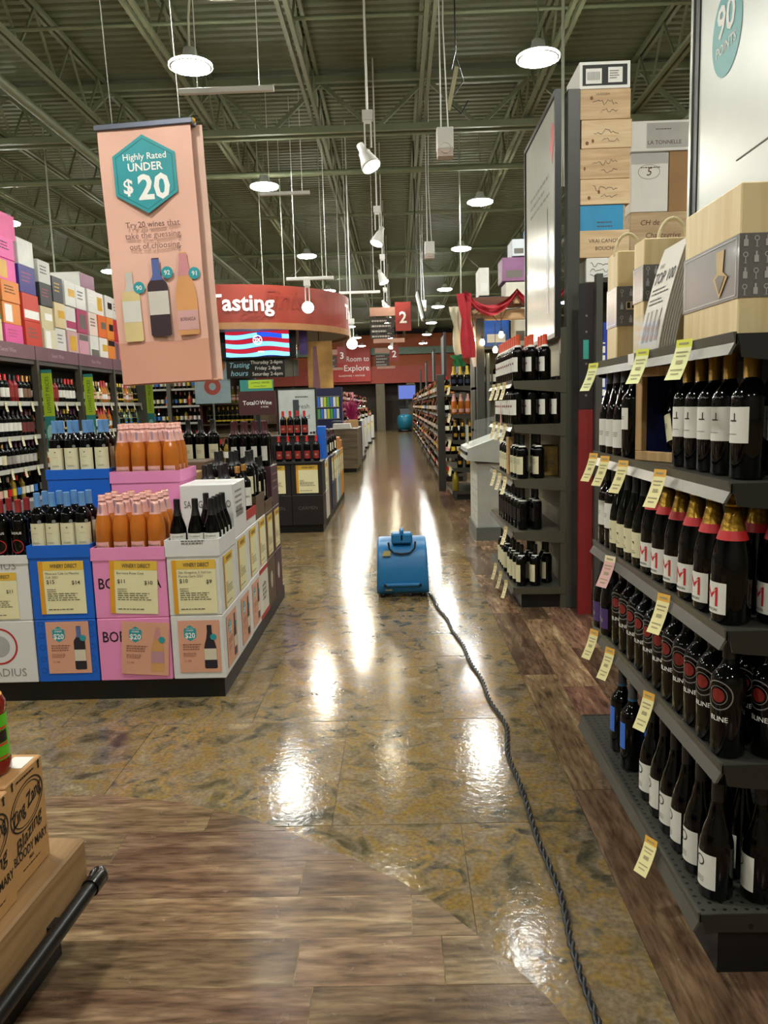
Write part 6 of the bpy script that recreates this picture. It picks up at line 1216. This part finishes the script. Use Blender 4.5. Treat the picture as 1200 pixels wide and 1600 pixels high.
# ---- timber pergola with drapes and bulbs
timber = woodmat('rough_timber', '#4e2a1c', '#6d4128', .6, 0, 3); palew = woodmat('pale_timber', '#a98560', '#c4a17a', .6, 0, 3)
t = thing('timber_canopy', 'timber beam canopy with lamps above the shelves behind the framed sign', 'canopy', (0, 9.2, 0)); MB().cbox(.78, 0, 2.52, 1.9, .1, 2.64, .006).build('upper_beam', timber, t); MB().cbox(.86, .02, 2.38, 1.9, .08, 2.50, .005).build('lower_board', palew, t)
for x in (.80, 1.37): MB().cbox(x, -.05, 2.55, x+.07, .36, 2.68, .005).build('cross_beam', palew, t)
MB().cbox(.94, .0, 0, 1.03, .09, 2.40, .004).build('post', mat('post_dark_grey', '#3b3b35', .45), t); MB().tube([(1.07, .05, 0), (1.07, .05, 2.0)], .03, 8).build('pipe', steel, t); MB().cbox(1.8, .0, 0, 1.88, .09, 2.40, .004).build('post', mat('post_dark_grey', '#3b3b35', .45), t)
redc = mat('red_drape_cloth', '#a01524', .7, var=.12, scale=12); mb = MB(); n = 24
def swag(x0, x1, z0, sag, wid, y):
    v = []
    for i in range(n+1):
        q = i/n; zc = z0-sag*(1-(2*q-1)**2)
        for j in range(6): v.append((x0+(x1-x0)*q, y+.03*math.sin(j*2.2+i*.3), zc+(j/5-.5)*wid*(.7+.6*(1-abs(2*q-1)))))
    mb.add(v, [(i*6+j, (i+1)*6+j, (i+1)*6+j+1, i*6+j+1) for i in range(n) for j in range(5)], 0, True)
swag(.80, 1.40, 2.68, .2, .1, -.07); swag(1.40, 1.95, 2.68, .18, .1, -.07)
def drop(x, z0, z1, w, y, mbx):
    v = []
    for i in range(13):
        q = i/12; ww = w*(.55+.45*abs(math.cos(q*PI*1.25)))
        for j in range(6): v.append((x+(j/5-.5)*ww+.05*q, y+.025*math.sin(j*2.4), z0+(z1-z0)*q))
    mbx.add(v, [(i*6+j, i*6+j+1, (i+1)*6+j+1, (i+1)*6+j) for i in range(12) for j in range(5)], 0, True)
drop(.79, 2.68, 1.95, .17, -.08, mb); o = mb.build('red_drape', redc); tag(o, 'red cloth swag draped over the timber canopy', 'drape'); o.location = (0, 9.2, 0)
for k, (x, z0, z1, w, c, lab) in enumerate(((.70, 2.55, 2.0, .15, '#cbc6ac', 'cream cloth drape at the left end of timber canopy'), (.92, 2.4, 1.85, .16, '#d8cdbd', 'pale cloth drape between the canopy post and red drape'))):
    mb = MB(); drop(x, z0, z1, w, .0, mb); o = mb.build('cloth_drape', cm(c, .8)); tag(o, lab, 'drape'); o.location = (0, 9.25, 0)
mb = MB(); drop(.70, 1.99, 1.86, .15, 0, mb); o = mb.build('cloth_drape', cm('#1f6b3c', .8)); tag(o, 'small green cloth below the cream drape', 'drape'); o.location = (0, 9.25, 0)
mb = MB(); mb.tube([(.88, 0, 2.5), (.9, -.02, 2.3), (.93, 0, 2.45), (1.05, 0, 2.5), (1.2, -.03, 2.33), (1.28, 0, 2.48), (1.45, 0, 2.5)], .005, 5)
t = thing('string_lights', 'string of warm glowing bulbs under the timber canopy', 'string lights', (0, 9.15, 0)); mb.build('wire', black, t); bulb = emis('bulb_glow', '#ffe2b0', 22)
for (x, z) in ((.89, 2.15), (1.0, 2.12), (1.22, 2.2), (1.15, 2.03)):
    MB().tube([(x, 0, z+.05), (x, 0, z+.3)], .004, 4).build('drop_wire', black, t); b = MB().lathe([(.0005, -.035), (.022, -.028), (.03, 0), (.022, .025), (.012, .04)], 12, (x, 0, z)).build('bulb', bulb, t); MB().lathe([(.014, .04), (.014, .075), (.0005, .075)], 10, (x, 0, z)).build('socket', black, b)
t = thing('wall_shelf', 'tall shelf stacked with cartons behind the timber canopy', 'shelf unit', (0, 9.6, 0)); MB().box(.95, .5, 0, 2.4, .54, 2.1).build('back_panel', beige, t)
for z in (.15, .6, 1.1, 1.62, 2.1): MB().box(.95, 0, z-.03, 2.4, .5, z).build('shelf', shelfgrey, t)
for x in (.95, 2.36): MB().box(x, 0, 0, x+.04, .5, 2.1).build('side_panel', darkgrey, t)
for k, (x, z, w, h, c, lab) in enumerate(((1.06, 2.1, .32, .33, '#2c5fb8', 'blue carton with white label behind the bulbs'), (1.4, 2.1, .4, .4, '#c9c6b8', 'pale carton right of the blue one behind the bulbs'), (1.0, 2.46, .32, .24, '#3b3f52', 'slate carton above the blue one'), (1.34, 2.52, .4, .34, '#d2d0c2', 'white carton above the red swag'), (1.3, 2.87, .28, .28, '#8a5c84', 'purple wine carton high behind the red swag'), (1.6, 2.87, .3, .36, '#cfcdbe', 'cream carton high beside the framed sign'), (1.62, 3.24, .2, .28, '#1f7fd0', 'bright blue carton at the top of the pile'), (1.42, 3.16, .16, .2, '#c9d0d8', 'small pale carton at the top of the pile'), (1.02, 2.71, .12, .33, '#cfcfc8', 'narrow white carton beside the purple one'))):
    t = thing('wine_carton', lab, 'carton', (x, 9.6, z+.001), 0, 'cartons piled behind the canopy'); MB().cbox(0, 0, 0, w, .4, h-.003, .004).build('body', cm(c), t); MB().box(w*.15, -.0015, h*.15, w*.85, -.0004, h*.45).build('printed_label', [paper, inkg, casew][k % 3], t)
for k in range(6):
    o = obj('wine_bottle', LK[2][0], None, (1.02+.1*k, 9.66, 1.621), 0); tag(o, 'dark bottle on the shelf behind the timber canopy, {n}'.replace('{n}', nl(k, 6)), 'bottle', 'bottles behind the canopy')
for k in range(0):
    o = obj('wine_bottle', LK[11][0], None, (1.02+.1*k, 9.66, 1.101), 0); tag(o, 'cream label bottle low on the shelf behind the canopy, {n}'.replace('{n}', nl(k, 6)), 'bottle', 'bottles behind the canopy')
# ---- leaning light panel and hanging panel right of the aisle
t = thing('hanging_sign', 'black edged white panel sign hanging tilted right of the aisle', 'sign', (.42, 13.6, 3.1)); M = Matrix.Rotation(-.22, 3, 'Y'); MB().obox((0, 0, 0), (.03, .5, .45), M).build('panel', glossw, t); MB().obox((.025, 0, 0), (.02, .54, .49), M).build('frame', black, t); MB().tube([(-.05, 0, .2), (-.05, 0, 2.7)], .012, 5).build('rod', black, t)
# ---- receding gondolas on the right
far_k = 0
for k, y0 in enumerate((14.2, 16.6, 19, 21.6, 24.4, 27.4, 30.8, 34.5, 38.5)):
    t = gondola('wine_shelf', 'receding shelf unit along the right of the aisle, %s beyond the third' % ORD[k], .72+.02*(k % 2), 1.2, y0, y0+1.9, [.14, .5, .88, 1.26, 1.62], 2.0, .11, holes=False)
    if k % 2: continue
    t2 = thing('shelf_sign', 'tall framed sign above receding shelf unit, %s beyond the third' % ORD[k], 'sign', (1.15, y0, 2.0), 0, 'framed signs above receding units'); MB().box(0, .05, 0, .03, 1.2, 1.1).build('panel', mat('far_sign_panel', '#7e827c', .6), t2); MB().box(-.01, 0, 0, .05, .06, 1.15).build('post', black, t2); MB().box(-.01, 1.2, 0, .05, 1.26, 1.15).build('post', black, t2)
for k, y0 in enumerate((22.2, 25.5, 29, 33.5, 38)):
    t = gondola('wine_shelf', 'receding shelf unit along the left of the aisle, %s past the counter' % ORD[k], -1.6, -2.1, y0+.8, y0+2.9, [.14, .5, .88, 1.26], 1.6, .11, holes=False, sgn=-1)
# distant bottles too far away to pick apart
mb = MB(); mats = [glassb, wlab, capred, capgold2, cream, pinkl, cm('#d9b92e'), cm('#3576c8'), goldw, cm('#c06a34')]; r_ = random.Random(9)
def fb(x, y, z):
    g = r_.choice([0, 0, 0, 0, 0, 8, 9]); l = r_.choice([1, 1, 4, 5, 6, 7, 2]); c = r_.choice([0, 2, 3, 0, 5]); n = 6; s_ = r_.uniform(.9, 1.05)
    mb.lathe([(.038, 0), (.038, .18*s_), (.014, .225*s_), (.014, .30*s_)], n, (x, y, z), g, sm=False); mb.lathe([(.0395, .06), (.0395, .14)], n, (x, y, z), l, sm=False); mb.lathe([(.0158, .24*s_), (.0158, .302*s_), (.001, .303*s_)], n, (x, y, z), c, sm=False)
for k, y0 in enumerate((14.2, 16.6, 19, 21.6, 24.4, 27.4, 30.8, 34.5, 38.5)):
    for z in (.14, .5, .88, 1.26, 1.62):
        for i in range(20 if k < 3 else 12): fb(.8, y0+.08+i*(.092 if k < 3 else .15), z+.002)
        for i in range(3): fb(.9+.1*i, y0+.08, z+.002)
for k, y0 in enumerate((22.2, 25.5, 29, 33.5, 38)):
    for z in (.14, .5, .88, 1.26, 1.6):
        for i in range(14): fb(-1.68, y0+.9+i*.14, z+.002)
        for i in range(4): fb(-2.05+.1*i, y0+.88, z+.002)
    for i in range(12): fb(-1.3+(i % 3)*.1, [20.2, 21.2, 24, 26.5, 30][k]+.06+.1*(i//3), 1.055)
for z in (.3, .75, 1.2, 1.55, 1.9):
    for i in range(24): fb(-5.5+.095*i, 16.2, z+.002)
for (s_, b_) in [(s_, b_) for s_ in range(5) for b_ in range(5)]:
    if (s_, b_) in plan: 
        for i in range(9): fb(LX-.2, bays[b_]+.12+.12*i, LZ_[s_]+.002)
    else:
        for i in range(11): fb(LX-.08, bays[b_]+.1+.1*i, LZ_[s_]+.002)
for i in range(9): fb(-2.4+.1*i, 10.2, .742); fb(-2.4+.1*i, 10.35, .742); fb(-2.4+.1*i, 10.6, .742)
o = mb.build('distant_bottles', mats); tag(o, 'rows of distant wine bottles filling the far shelves', 'bottles', None, 'stuff')
print('bottles', NB[0]+cnt, 'objects', len(bpy.data.objects))
